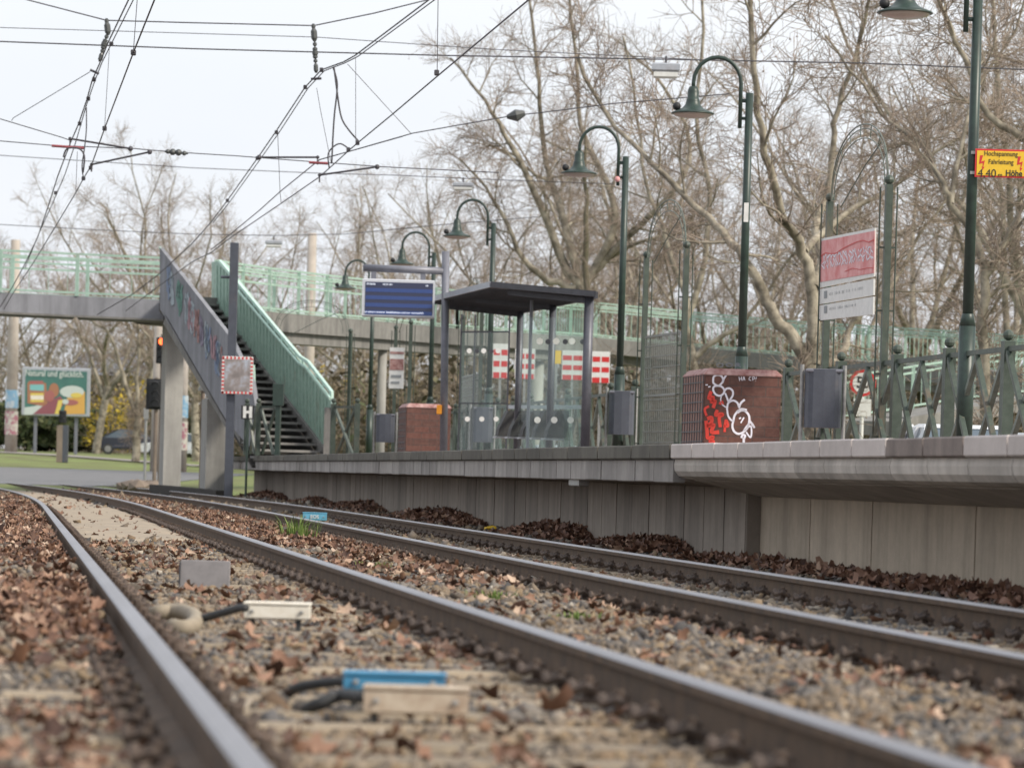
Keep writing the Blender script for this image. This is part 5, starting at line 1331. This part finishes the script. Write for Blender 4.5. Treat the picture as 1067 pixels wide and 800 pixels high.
# ------------------------------------------------------------------ cars
def car(px, Y, rz, m, label, z=None, S_=1.0):
    q = P(px, 470, Y); g_ = gz(q.x, Y) if z is None else z
    t = thing('parked_car', (q.x, Y, g_+.01), label, 'car', 'parked cars', rz=rz); T = WM[t.name] @ Matrix.Scale(S_, 4)
    # side profile in (y, z), length along y
    low = [(-2.1, .35), (-2.15, .6), (-2.05, .82), (-1.2, .95), (1.35, .98), (2.0, .9), (2.12, .6), (2.05, .32)]
    b = MB(T); n = len(low); W = [.80, .86, .80, .76, .76, .78, .84, .80]
    vs = [(-w_, y, z_) for (y, z_), w_ in zip(low, W)]+[(w_, y, z_) for (y, z_), w_ in zip(low, W)]
    b.add(vs, [tuple(range(n)), tuple(range(2*n-1, n-1, -1))]+[((i+1) % n, i, i+n, (i+1) % n+n) for i in range(n)]); b.build('body', m, t, False)
    ca = [(-1.25, .95), (-.55, 1.42), (.75, 1.45), (1.65, .97)]
    b = MB(T); vs = [(-.75, -1.25, .95), (-.58, -.55, 1.42), (-.58, .75, 1.44), (-.73, 1.65, .97)]; vs += [(-x, y, z_) for x, y, z_ in vs]
    b.add(vs, [(0, 1, 2, 3), (7, 6, 5, 4), (0, 4, 5, 1), (2, 6, 7, 3), (0, 3, 7, 4)]); b.build('windows', 'carglass', t)
    b = MB(T); b.add([(-.585, -.57, 1.42), (-.585, .77, 1.44), (.585, .77, 1.44), (.585, -.57, 1.42), (-.5, -.4, 1.475), (-.5, .6, 1.49), (.5, .6, 1.49), (.5, -.4, 1.475)], [(0, 1, 5, 4), (1, 2, 6, 5), (2, 3, 7, 6), (3, 0, 4, 7), (4, 5, 6, 7)])
    for sx in (-1, 1):
        b.bar((sx*.745, -1.25, .96), (sx*.585, -.55, 1.44), .06, .06); b.bar((sx*.735, 1.65, .97), (sx*.585, .75, 1.45), .07, .07); b.bar((sx*.74, .1, .96), (sx*.60, .1, 1.44), .05, .05)
    b.build('roof', m, t)
    for sx in (-1, 1):
        for y in (-1.3, 1.3):
            b = MB(T @ Matrix.Translation((sx*.76, y, .31)) @ Matrix.Rotation(math.pi/2, 4, 'Y')); b.lathe((0, 0, -.1), [(.2, 0), (.31, .01), (.31, .19), (.2, .2)], 18); wl = b.build('wheel', 'rubber', t)
            b = MB(T @ Matrix.Translation((sx*.78, y, .31)) @ Matrix.Rotation(math.pi/2, 4, 'Y')); b.lathe((0, 0, -.09), [(.03, -.01), (.19, 0), (.19, .18), (.03, .19)], 12); b.build('rim', 'galv', wl)
    for sx in (-1, 1):
        b = MB(T); b.box(sx*.68-.13, sx*.68+.13, 2.02, 2.10, .62, .80, .02); b.build('tail_light', 'tail', t)
        b = MB(T); b.box(sx*.62-.15, sx*.62+.15, -2.17, -2.08, .62, .76, .02); b.build('headlight', 'silver', t)
    return t
M['carglass'] = plain('car_glass', (.10, .13, .16), .08); M['tail'] = plain('tail_light', (.7, .03, .03), .3, 0, 1.5)
M['paint_white'] = plain('white_car_paint', (.70, .72, .74), .25); M['paint_dark'] = plain('dark_car_paint', (.03, .035, .05), .25); M['paint_silver'] = plain('silver_car_paint', (.40, .43, .46), .25, .3)
car(136, 226, R(95), 'paint_dark', 'dark blue car parked on the far road behind the bare tree at left')
car(185, 224, R(-88), 'paint_white', 'white car partly hidden by the footbridge pier at left')
car(1000, 56, R(4), 'paint_white', 'white car behind the lattice fence at the right, beside the nearest lamp post')
car(1062, 62, R(4), 'paint_silver', 'silver car behind the lattice fence at the right edge')
car(568, 112, R(205), 'paint_silver', 'silver car with red tail lights glimpsed through the shelter')

# ------------------------------------------------------------------ trees
class Tree:
    def __init__(s, seed, kids=(9, 9, 7), far=False):
        s.r = random.Random(seed); s.big = MB(); s.small = MB(); s.kids = kids; s.balls = []
    def path(s, p, d, L, n, wander, up):
        pts = [p]; d = d.normalized()
        for i in range(n):
            d = (d+V((s.r.gauss(0, wander), s.r.gauss(0, wander), s.r.gauss(0, wander)+up))).normalized(); p = p+d*(L/n); pts.append(p)
        return pts
    def limb(s, pts, r0, r1, lvl):
        n = len(pts); rs_ = [r0+(r1-r0)*(i/(n-1))**.8 for i in range(n)]
        sides = (9, 6, 4, 3)[min(lvl, 3)]; (s.big if lvl <= 1 else s.small).tube(pts, rs_, sides, False); return rs_
    def spawn(s, pts, rs_, lvl, L, start=.25):
        if lvl >= 3: return
        n = s.kids[lvl]; cum = [0]
        for i in range(len(pts)-1): cum.append(cum[-1]+(pts[i+1]-pts[i]).length)
        for k in range(n):
            t = (start+(1-start)*(k+s.r.random())/n)*cum[-1]; i = 0
            while i < len(pts)-2 and cum[i+1] < t: i += 1
            f_ = (t-cum[i])/max(1e-6, cum[i+1]-cum[i]); q = pts[i].lerp(pts[i+1], min(1, f_)); d = (pts[i+1]-pts[i]).normalized(); rr_ = rs_[i]+(rs_[i+1]-rs_[i])*min(1, f_)
            ax = d.orthogonal().normalized(); ax.rotate(Matrix.Rotation(s.r.uniform(0, 6.283), 3, d)); ang = R(s.r.uniform(28, 68)); d2 = d*math.cos(ang)+ax*math.sin(ang)
            fr = t/cum[-1]; L2 = L*s.r.uniform(.30, .60)*(1.15-.6*fr)
            L2 = max(L2, .5); up = (.04, .03, .02)[min(lvl, 2)]
            p2 = s.path(q, d2, L2*(1, 1.1, 1.35)[lvl], (6, 5, 3)[lvl], (.15, .17, .16)[lvl], up)
            r_ = max(min(rr_*.6, L2*.018), (.012, .010, .0085)[lvl]); s2 = s.limb(p2, r_, max(r_*.3, .005), lvl+1); s.spawn(p2, s2, lvl+1, L2, .12)
            if lvl == 2 and s.r.random() < .035:
                e = p2[-1]; s.small.tube([e, e-V((0, 0, .10))], .004, 3, False); s.small.add([e+V(d_)*.028-V((0, 0, .12)) for d_ in ((1, 0, 0), (-1, 0, 0), (0, 1, 0), (0, -1, 0), (0, 0, 1), (0, 0, -1))], [(0, 2, 4), (2, 1, 4), (1, 3, 4), (3, 0, 4), (2, 0, 5), (1, 2, 5), (3, 1, 5), (0, 3, 5)])
    def guide(s, pts, r0, r1, L=None):
        pts = [V(p) for p in pts]; fine = []
        for i in range(len(pts)-1):
            q0 = pts[max(i-1, 0)]; q1 = pts[i]; q2 = pts[i+1]; q3 = pts[min(i+2, len(pts)-1)]
            for k in range(3): u = k/3; fine.append(.5*((2*q1)+(-q0+q2)*u+(2*q0-5*q1+4*q2-q3)*u*u+(-q0+3*q1-3*q2+q3)*u**3))
        fine.append(pts[-1]); fine = [fine[0]]+[q+V((s.r.gauss(0, .03), s.r.gauss(0, .03), s.r.gauss(0, .03))) for q in fine[1:]]; rs_ = s.limb(fine, r0*.82, r1*.8, 0); s.spawn(fine, rs_, 0, L or (pts[-1]-pts[0]).length*.6, .2)
    def finish(s, name, loc, label, grp, bark='bark', twig='twig'):
        t = thing(name, loc, label, 'tree', grp); s.big.build('trunk', bark, t, True); s.small.build('crown', twig, t); return t
def generic(seed, H, spread=1.0, kids=(9, 9, 7), fork=.28, nl=6, r0=.30):
    T_ = Tree(seed, kids); r_ = T_.r; base = V((0, 0, -.3))
    tp_ = T_.path(base, V((r_.gauss(0, .04), r_.gauss(0, .04), 1)), H*fork, 5, .05, .1); T_.limb(tp_, r0, r0*.75, 0)
    a0_ = r_.uniform(0, 6)
    for k in range(nl):
        a = a0_+k*6.283/nl+r_.uniform(-.4, .4); el = R(r_.uniform(38, 78)); d = V((math.cos(a)*math.cos(el)*spread, math.sin(a)*math.cos(el)*spread, math.sin(el)))
        L = H*(1-fork)*r_.uniform(.75, 1.1); q = tp_[-1-(k % 2)]
        pts = T_.path(q, d, L, 9, .13, .035); rs_ = T_.limb(pts, r0*r_.uniform(.4, .6), .03, 0); T_.spawn(pts, rs_, 0, L*.62, .18)
    return T_
protos = []
for i, (sd, H, sp) in enumerate(((1, 19, .9), (2, 21, 1.1), (3, 18, 1.0), (4, 20, .8))):
    T_ = generic(sd, H, sp, (10, 9, 7)); protos.append((T_, H))
TL = [ # px, Y, scale, variant, label
 (-15, 235, .72, 0, 'bare tree far off at the left edge behind the mast'), (40, 250, .74, 1, 'bare tree far behind the billboard'), (100, 225, .84, 2, 'bare tree behind the left footbridge railing'),
 (165, 235, .93, 3, 'bare tree far behind the red traffic light'), (205, 215, .86, 0, 'bare tree far behind the sprayed stair parapet'), (262, 240, .85, 1, 'bare tree behind the dark steel mast'), (318, 225, .72, 2, 'bare tree behind the brown mast'),
 (372, 215, .82, 3, 'bare tree behind the farthest lamp arm'), (428, 235, .90, 0, 'bare tree behind the fifth lamp arm'), (480, 205, .85, 1, 'bare tree behind the fourth lamp post'),
 (540, 185, .85, 2, 'bare tree with trunk behind the shelter roof'), (590, 175, .85, 3, 'bare tree right of the shelter roof, well behind the bridge'), (660, 165, .9, 0, 'bare tree behind the third lamp post'), (715, 185, .75, 1, 'bare tree behind the mesh filled arch'),
 (765, 150, .8, 2, 'bare tree behind the second lamp post'), (815, 180, .85, 0, 'bare tree far behind the big forked plane tree'), (885, 155, .85, 3, 'bare tree behind the red sign arch'), (935, 140, .92, 1, 'bare tree between the sign arch and the nearest lamp post'),
 (985, 165, .85, 2, 'bare tree behind the nearest lamp post'), (1045, 135, .95, 0, 'bare tree behind the yellow warning plate'), (1090, 110, .95, 3, 'bare tree just beyond the right edge'), (620, 230, .72, 1, 'farthest bare tree right of the shelter'), (900, 215, .72, 2, 'farthest bare tree behind the sign arch'), (1010, 220, .85, 1, 'farthest bare tree at the right')]
first = {}
for px, Y, sc, vi, lb in TL:
    q = P(px, 470, Y)
    if vi not in first:
        o = protos[vi][0].finish('bare_tree', (0, 0, 0), lb, 'bare trees in the background'); remember(o); first[vi] = o
    else: o = copy_tree(first[vi])
    o['label'] = lb; o.location = (q.x, Y, gz(q.x, Y)); o.scale = (sc, sc, sc); o.rotation_euler = (0, 0, rnd.uniform(0, 6.28))
# plane trees with the limbs of the photograph
def T_at(Y): return lambda px, py, dy=0: P(px, py, Y+dy)
# big forked tree behind the red sign
T_ = Tree(21, (11, 9, 7)); p = T_at(86); g_ = p(850, 470); 
T_.guide([V((g_.x, 86, -.2)), p(848, 420), p(843, 378)], .27, .22, .1)
T_.guide([p(843, 380), p(826, 350), p(806, 330), p(795, 305), p(784, 280), p(765, 255, .5), p(745, 236, 1), p(715, 205, 1.5), p(680, 170, 2), p(640, 130, 3), p(600, 60, 3)], .20, .05, 4.5)
T_.guide([p(847, 380), p(848, 340), p(845, 300), p(838, 262), p(820, 235, -.5), p(806, 190, -1), p(793, 137, -1.5), p(786, 70, -2), p(781, -20, -2), p(770, -120, -3)], .21, .05, 5)
T_.guide([p(848, 300), p(858, 270, 1), p(850, 240, 2), p(862, 200, 3), p(868, 155, 3), p(872, 113, 3), p(890, 60, 3), p(906, 5, 2), p(925, -80, 2)], .15, .04, 4.5)
T_.guide([p(846, 372), p(868, 378, 1), p(882, 360, 1.5), p(884, 344, 2), p(905, 320, 2), p(935, 290, 2.5), p(960, 240, 3), p(1000, 190, 3)], .14, .03, 3.5)
T_.guide([p(838, 262), p(880, 225, 2), p(930, 195, 3), p(985, 150, 3), p(1040, 130, 4)], .11, .03, 3.5)
T_.finish('plane_tree', (g_.x, 86, 0), 'large forked plane tree with pale bark behind the red sign arch', 'plane trees')
# right tree
T_ = Tree(22, (10, 8, 6)); p = T_at(76); g_ = p(1027, 470)
T_.guide([V((g_.x, 76, -.2)), p(1027, 400), p(1026, 330), p(1025, 274)], .15, .11, 1.5)
T_.guide([p(1025, 274), p(1015, 245), p(991, 213), p(982, 190), p(960, 150, 1), p(930, 130, 2), p(900, 90, 2), p(860, 40, 2)], .10, .03, 3.5)
T_.guide([p(1025, 290), p(1045, 250), p(1060, 225), p(1075, 200), p(1090, 150), p(1080, 60)], .09, .03, 3)
T_.guide([p(1026, 310), p(1045, 300), p(1062, 290), p(1090, 285)], .06, .02, 2.5); T_.guide([p(991, 213), p(1000, 160, 1), p(1020, 90, 2), p(1060, 30, 2), p(1080, -40, 2)], .07, .02, 3)
T_.guide([p(1067, 145), p(1030, 120), p(1005, 60), p(980, 10), p(960, -40)], .10, .04, 3.5)
T_.finish('plane_tree', (g_.x, 76, 0), 'slender pale plane tree behind the fence right of the nearest lamp post', 'plane trees')
# centre tree behind the shelter
T_ = Tree(23, (12, 9, 7)); p = T_at(140); g_ = p(606, 470)
T_.guide([V((g_.x, 140, -.2)), p(608, 380), p(606, 300)], .42, .36, 1)
T_.guide([p(606, 302), p(585, 270), p(568, 225), p(545, 175), p(525, 140), p(505, 105), p(470, 60, 2)], .25, .05, 6)
T_.guide([p(600, 300), p(570, 292), p(545, 270), p(530, 235), p(505, 195), p(480, 165)], .2, .04, 5)
T_.guide([p(606, 300), p(590, 240), p(575, 190, 2), p(565, 130, 2), p(560, 60, 2), p(545, -40, 2)], .22, .05, 7)
T_.guide([p(610, 298), p(640, 240), p(632, 190), p(605, 130, 2), p(600, 60, 2), p(590, -60)], .22, .05, 7)
T_.guide([p(608, 296), p(650, 250), p(700, 200, -2), p(720, 150, -2), p(690, 90, -3), p(650, 50, -4)], .2, .04, 6)
T_.guide([p(604, 300), p(630, 272, 1), p(660, 255), p(700, 245), p(740, 230)], .16, .04, 5)
T_.finish('plane_tree', (g_.x, 140, 0), 'wide plane tree whose limbs spread above the shelter roof', 'plane trees')
# ivy clad trunk
T_ = Tree(24, (6, 8, 6)); p = T_at(118); g_ = p(612, 470); T_.guide([V((g_.x, 118, -.2)), p(612, 350), p(611, 250), p(609, 190), p(608, 140)], .20, .04, 3); T_.finish('tree', (g_.x, 118, 0), 'straight dark trunk with ivy right of the shelter roof', None, 'bark_ivy')
# trees near the bridge in the middle right
T_ = Tree(25, (9, 8, 6)); p = T_at(112); g_ = p(727, 470); T_.guide([V((g_.x, 112, -.2)), p(727, 430), p(722, 375)], .2, .17, 1)
T_.guide([p(722, 376), p(716, 340), p(712, 300), p(700, 270), p(690, 235), p(672, 190), p(665, 120), p(650, 40)], .14, .04, 4.5); T_.guide([p(724, 372), p(745, 355), p(770, 340), p(800, 300), p(830, 260), p(860, 240)], .12, .03, 4); T_.guide([p(716, 330), p(735, 270), p(740, 200), p(725, 120), p(735, 30), p(720, -50)], .13, .04, 5)
T_.finish('plane_tree', (g_.x, 112, 0), 'pale twisting plane tree in front of the bridge, left of the second lamp post', 'plane trees')
# left tree by the parked cars
T_ = Tree(26, (8, 8, 6)); p = T_at(180); g_ = p(141, 480); zg = gz(g_.x, 180)
T_.guide([V((g_.x, 180, zg-.2)), p(142, 460), p(144, 432)], .26, .22, 1)
T_.guide([p(144, 434), p(131, 400), p(122, 370), p(112, 345), p(95, 335), p(70, 320)], .15, .04, 3.5); T_.guide([p(144, 432), p(143, 395), p(145, 360), p(140, 300), p(120, 240), p(105, 210)], .15, .04, 5)
T_.guide([p(145, 434), p(155, 410), p(160, 370), p(150, 345), p(125, 325), p(100, 320)], .13, .04, 4); T_.guide([p(145, 425), p(175, 400), p(200, 385), p(212, 350), p(205, 310)], .10, .03, 4)
T_.finish('plane_tree', (g_.x, 180, zg), 'pale bare plane tree beside the parked dark car at left', 'plane trees')

# shrubs and undergrowth
def shrub(seed, H, kids=(9, 8)):
    T_ = Tree(seed, (kids[0], kids[1], 0)); r_ = T_.r
    for k in range(16):
        a = r_.uniform(0, 6.28); d = V((math.cos(a)*.55, math.sin(a)*.55, 1)); L = H*r_.uniform(.7, 1.1)
        pts = T_.path(V((math.cos(a)*.3, math.sin(a)*.3, -.1)), d, L, 5, .15, .02); T_.small.tube(pts, [.02, .018, .015, .012, .01, .008], 4, False); T_.spawn(pts, [.02]*6, 1, L, .1)
    return T_
def leafcloud(n, rx, ry, H, size, seed):
    r_ = np.random.RandomState(seed); u = r_.normal(size=(n, 3)); u /= np.linalg.norm(u, axis=1)[:, None]; rad = r_.uniform(.35, 1, n)**.5
    c_ = u*rad[:, None]*(1+.22*np.sin(u[:, :1]*7+seed)+.18*np.sin(u[:, 2:]*9))*np.array([rx, ry, H/2]); c_[:, 2] += H/2
    a = r_.normal(size=(n, 3))*size; b_ = r_.normal(size=(n, 3))*size
    v = np.stack([c_-a, c_+b_, c_+a, c_-b_], 1).reshape(-1, 3); f = np.arange(4*n).reshape(-1, 4); return v, f
SH = [(30, 250, 1.5), (85, 252, 1.4), (120, 255, 1.5), (175, 250, 1.4), (230, 245, 1.6), (275, 175, 1.5), (310, 160, 1.5), (345, 150, 1.2), (375, 170, 1.6), (415, 160, 1.5), (450, 150, 1.4), (490, 165, 1.6), (530, 150, 1.4), (565, 158, 1.5), (600, 150, 1.4), (640, 152, 1.5), (680, 146, 1.4), (720, 150, 1.5), (760, 142, 1.4), (800, 146, 1.5), (840, 140, 1.4), (880, 138, 1.5), (920, 134, 1.4), (960, 132, 1.5), (1000, 128, 1.4), (1045, 124, 1.5), (1085, 120, 1.4)]
sp = []
for sd in (41, 42, 43):
    T_ = shrub(sd, 3.6); t = thing('shrub', (0, 0, 0), 'bare brown shrub in the undergrowth behind the platform street', 'shrub', 'bare shrubs in the undergrowth')
    T_.small.build('twigs', 'twig_far', t); v, f = leafcloud(700, 1.8, 1.8, 3.4, .06, sd); npmesh('dry_foliage', v, f, 'brush', t); remember(t); sp.append(t)
for i, (px, Y, sc) in enumerate(SH):
    o = sp[i] if i < 3 else copy_tree(sp[i % 3]); q = P(px, 470, Y); o.location = (q.x, Y, gz(q.x, Y)); o.scale = (sc*1.15, sc, sc*rnd.uniform(.8, 1.1)); o.rotation_euler = (0, 0, rnd.uniform(0, 6.28))
def bush(px, Y, rx, H, n, m, label, cat='bush', size=.07, name='bush', grp=None):
    q = P(px, 470, Y); t = thing(name, (q.x, Y, gz(q.x, Y)), label, cat, grp); T_ = shrub(abs(int(px)), H*.9, (5, 4)); T_.small.T = None
    b = MB(Matrix.Translation(t.location)); b.add(T_.small.v, T_.small.f); b.build('stems', 'twig', t)
    v, f = leafcloud(n, rx, rx*.8, H, size, abs(int(px))); v = v+np.array(t.location)[None]; npmesh('foliage', v, f, m, t)
bush(112, 240, 1.9, 3.4, 900, 'yellow_fl', 'yellow flowering bush right of the billboard', size=.05); bush(134, 242, 1.3, 5, 350, 'yellow_fl', 'taller sparse yellow flowering bush behind the pale bare tree', size=.05)
bush(350, 170, 1.6, 4.2, 500, 'yellow_fl', 'yellow flowering bush seen beyond the foot of the stairs', size=.05)
for i, (px, Y, rx, H) in enumerate(((-10, 245, 4, 3.2), (45, 248, 4.5, 3.0), (85, 246, 4, 2.8), (150, 250, 5, 2.6), (205, 248, 4, 2.6))):
    bush(px, Y, rx, H, 5000, 'evergreen', ('dark evergreen hedge clump at the left edge', 'dark evergreen hedge clump under the billboard', 'dark evergreen hedge clump right of the billboard post', 'dark evergreen hedge clump behind the parked dark car', 'dark evergreen hedge clump behind the parked white car')[i], size=.09)
# woodland far off, one mass of twigs and brush
def woodland():
    n = 70000; r_ = np.random.RandomState(8)
    x = r_.uniform(-75, 75, n); y = r_.uniform(262, 300, n); Hh = 7+4*vn(x, y*.2, .12, 3)
    z = gz(0, 280)+r_.power(1.0, n)*Hh
    d = r_.normal(size=(n, 3)); d[:, 2] = np.abs(d[:, 2])+.5; d /= np.linalg.norm(d, axis=1)[:, None]; L_ = r_.uniform(.5, 1.8, n)
    s_ = np.cross(d, r_.normal(size=(n, 3))); s_ /= np.linalg.norm(s_, axis=1)[:, None]; c_ = np.stack([x, y, z], 1); w_ = r_.uniform(.012, .04, n)[:, None]
    e = d*L_[:, None]/2; s2 = np.cross(d, s_)
    v = np.stack([c_-e+s_*w_, c_-e-s_*w_*.5+s2*w_, c_-e-s_*w_*.5-s2*w_, c_+e], 1).reshape(-1, 3)
    b0 = (np.arange(n)*4)[:, None]; f = np.concatenate([b0+np.array([[0, 1, 3]]), b0+np.array([[1, 2, 3]]), b0+np.array([[2, 0, 3]])], 0)
    tag(npmesh('woodland', v, f, 'brush'), kind='stuff')
woodland()
def scrub():
    n = 90000; r_ = np.random.RandomState(9); x = r_.uniform(-45, 45, n); y = 150+r_.uniform(0, 70, n)*1.0
    lat = x
    Hh = 2.0+2.6*vn(x, y*.3, .35, 5); z = 1.0+r_.power(1.2, n)*Hh
    k = (x > y*-.067-2) | (y > 218); k &= ~((x < -8) & (y < 236)); x, y, z = x[k], y[k], z[k]; n = len(x)
    z = z-1.0+np.interp(y, [150, 180, 230], [.38, .62, .85])
    a = r_.normal(size=(n, 3)); a /= np.linalg.norm(a, axis=1)[:, None]; L_ = r_.uniform(.1, .6, n)[:, None]; s_ = np.cross(a, r_.normal(size=(n, 3))); s_ /= np.linalg.norm(s_, axis=1)[:, None]
    c_ = np.stack([x, y, z], 1); v = np.stack([c_-a*L_, c_+s_*.03, c_+a*L_, c_-s_*.03], 1).reshape(-1, 3)
    tag(npmesh('scrub', v, np.arange(4*n).reshape(-1, 4), 'brush'), kind='stuff')
scrub()

# ------------------------------------------------------------------ light
w = bpy.data.worlds.new('World'); scene.world = w; w.use_nodes = True; nt = w.node_tree
bg = nt.nodes['Background']; sky = N(nt, 'ShaderNodeTexSky', sky_type='NISHITA'); sky.sun_disc = False
EL, AZ = R(38), R(118)       # azimuth clockwise from +Y
sky.sun_elevation = EL; sky.sun_rotation = AZ; sky.air_density = 1.5; sky.dust_density = 5; sky.ozone_density = 1
tc = N(nt, 'ShaderNodeTexCoord'); mp = N(nt, 'ShaderNodeMapping'); mp.inputs['Scale'].default_value = (1, 1, 3); nz = N(nt, 'ShaderNodeTexNoise'); nz.inputs['Scale'].default_value = 3; nz.inputs['Detail'].default_value = 6
nt.links.new(tc.outputs['Generated'], mp.inputs[0]); nt.links.new(mp.outputs[0], nz.inputs['Vector'])
veil = ramp(nt, nz.outputs['Fac'], [(.25, (8.1, 8.5, 9.2)), (.75, (9.4, 9.6, 10.0))])
cl = mix(nt, .85, sky.outputs[0], veil)
nt.links.new(cl, bg.inputs[0]); bg.inputs[1].default_value = .085
sun = bpy.data.lights.new('sun', 'SUN'); sun.energy = 2.7; sun.angle = R(9); sun.color = (1, .92, .80)
so = bpy.data.objects.new('sun', sun); C.objects.link(so)
dirv = V((math.sin(AZ)*math.cos(EL), math.cos(AZ)*math.cos(EL), math.sin(EL))); so.rotation_euler = dirv.to_track_quat('Z', 'Y').to_euler()
vs_ = scene.view_settings; vs_.view_transform = 'Standard'; vs_.look = 'None'; vs_.gamma = 1; vs_.use_curve_mapping = False; vs_.exposure = 0.52
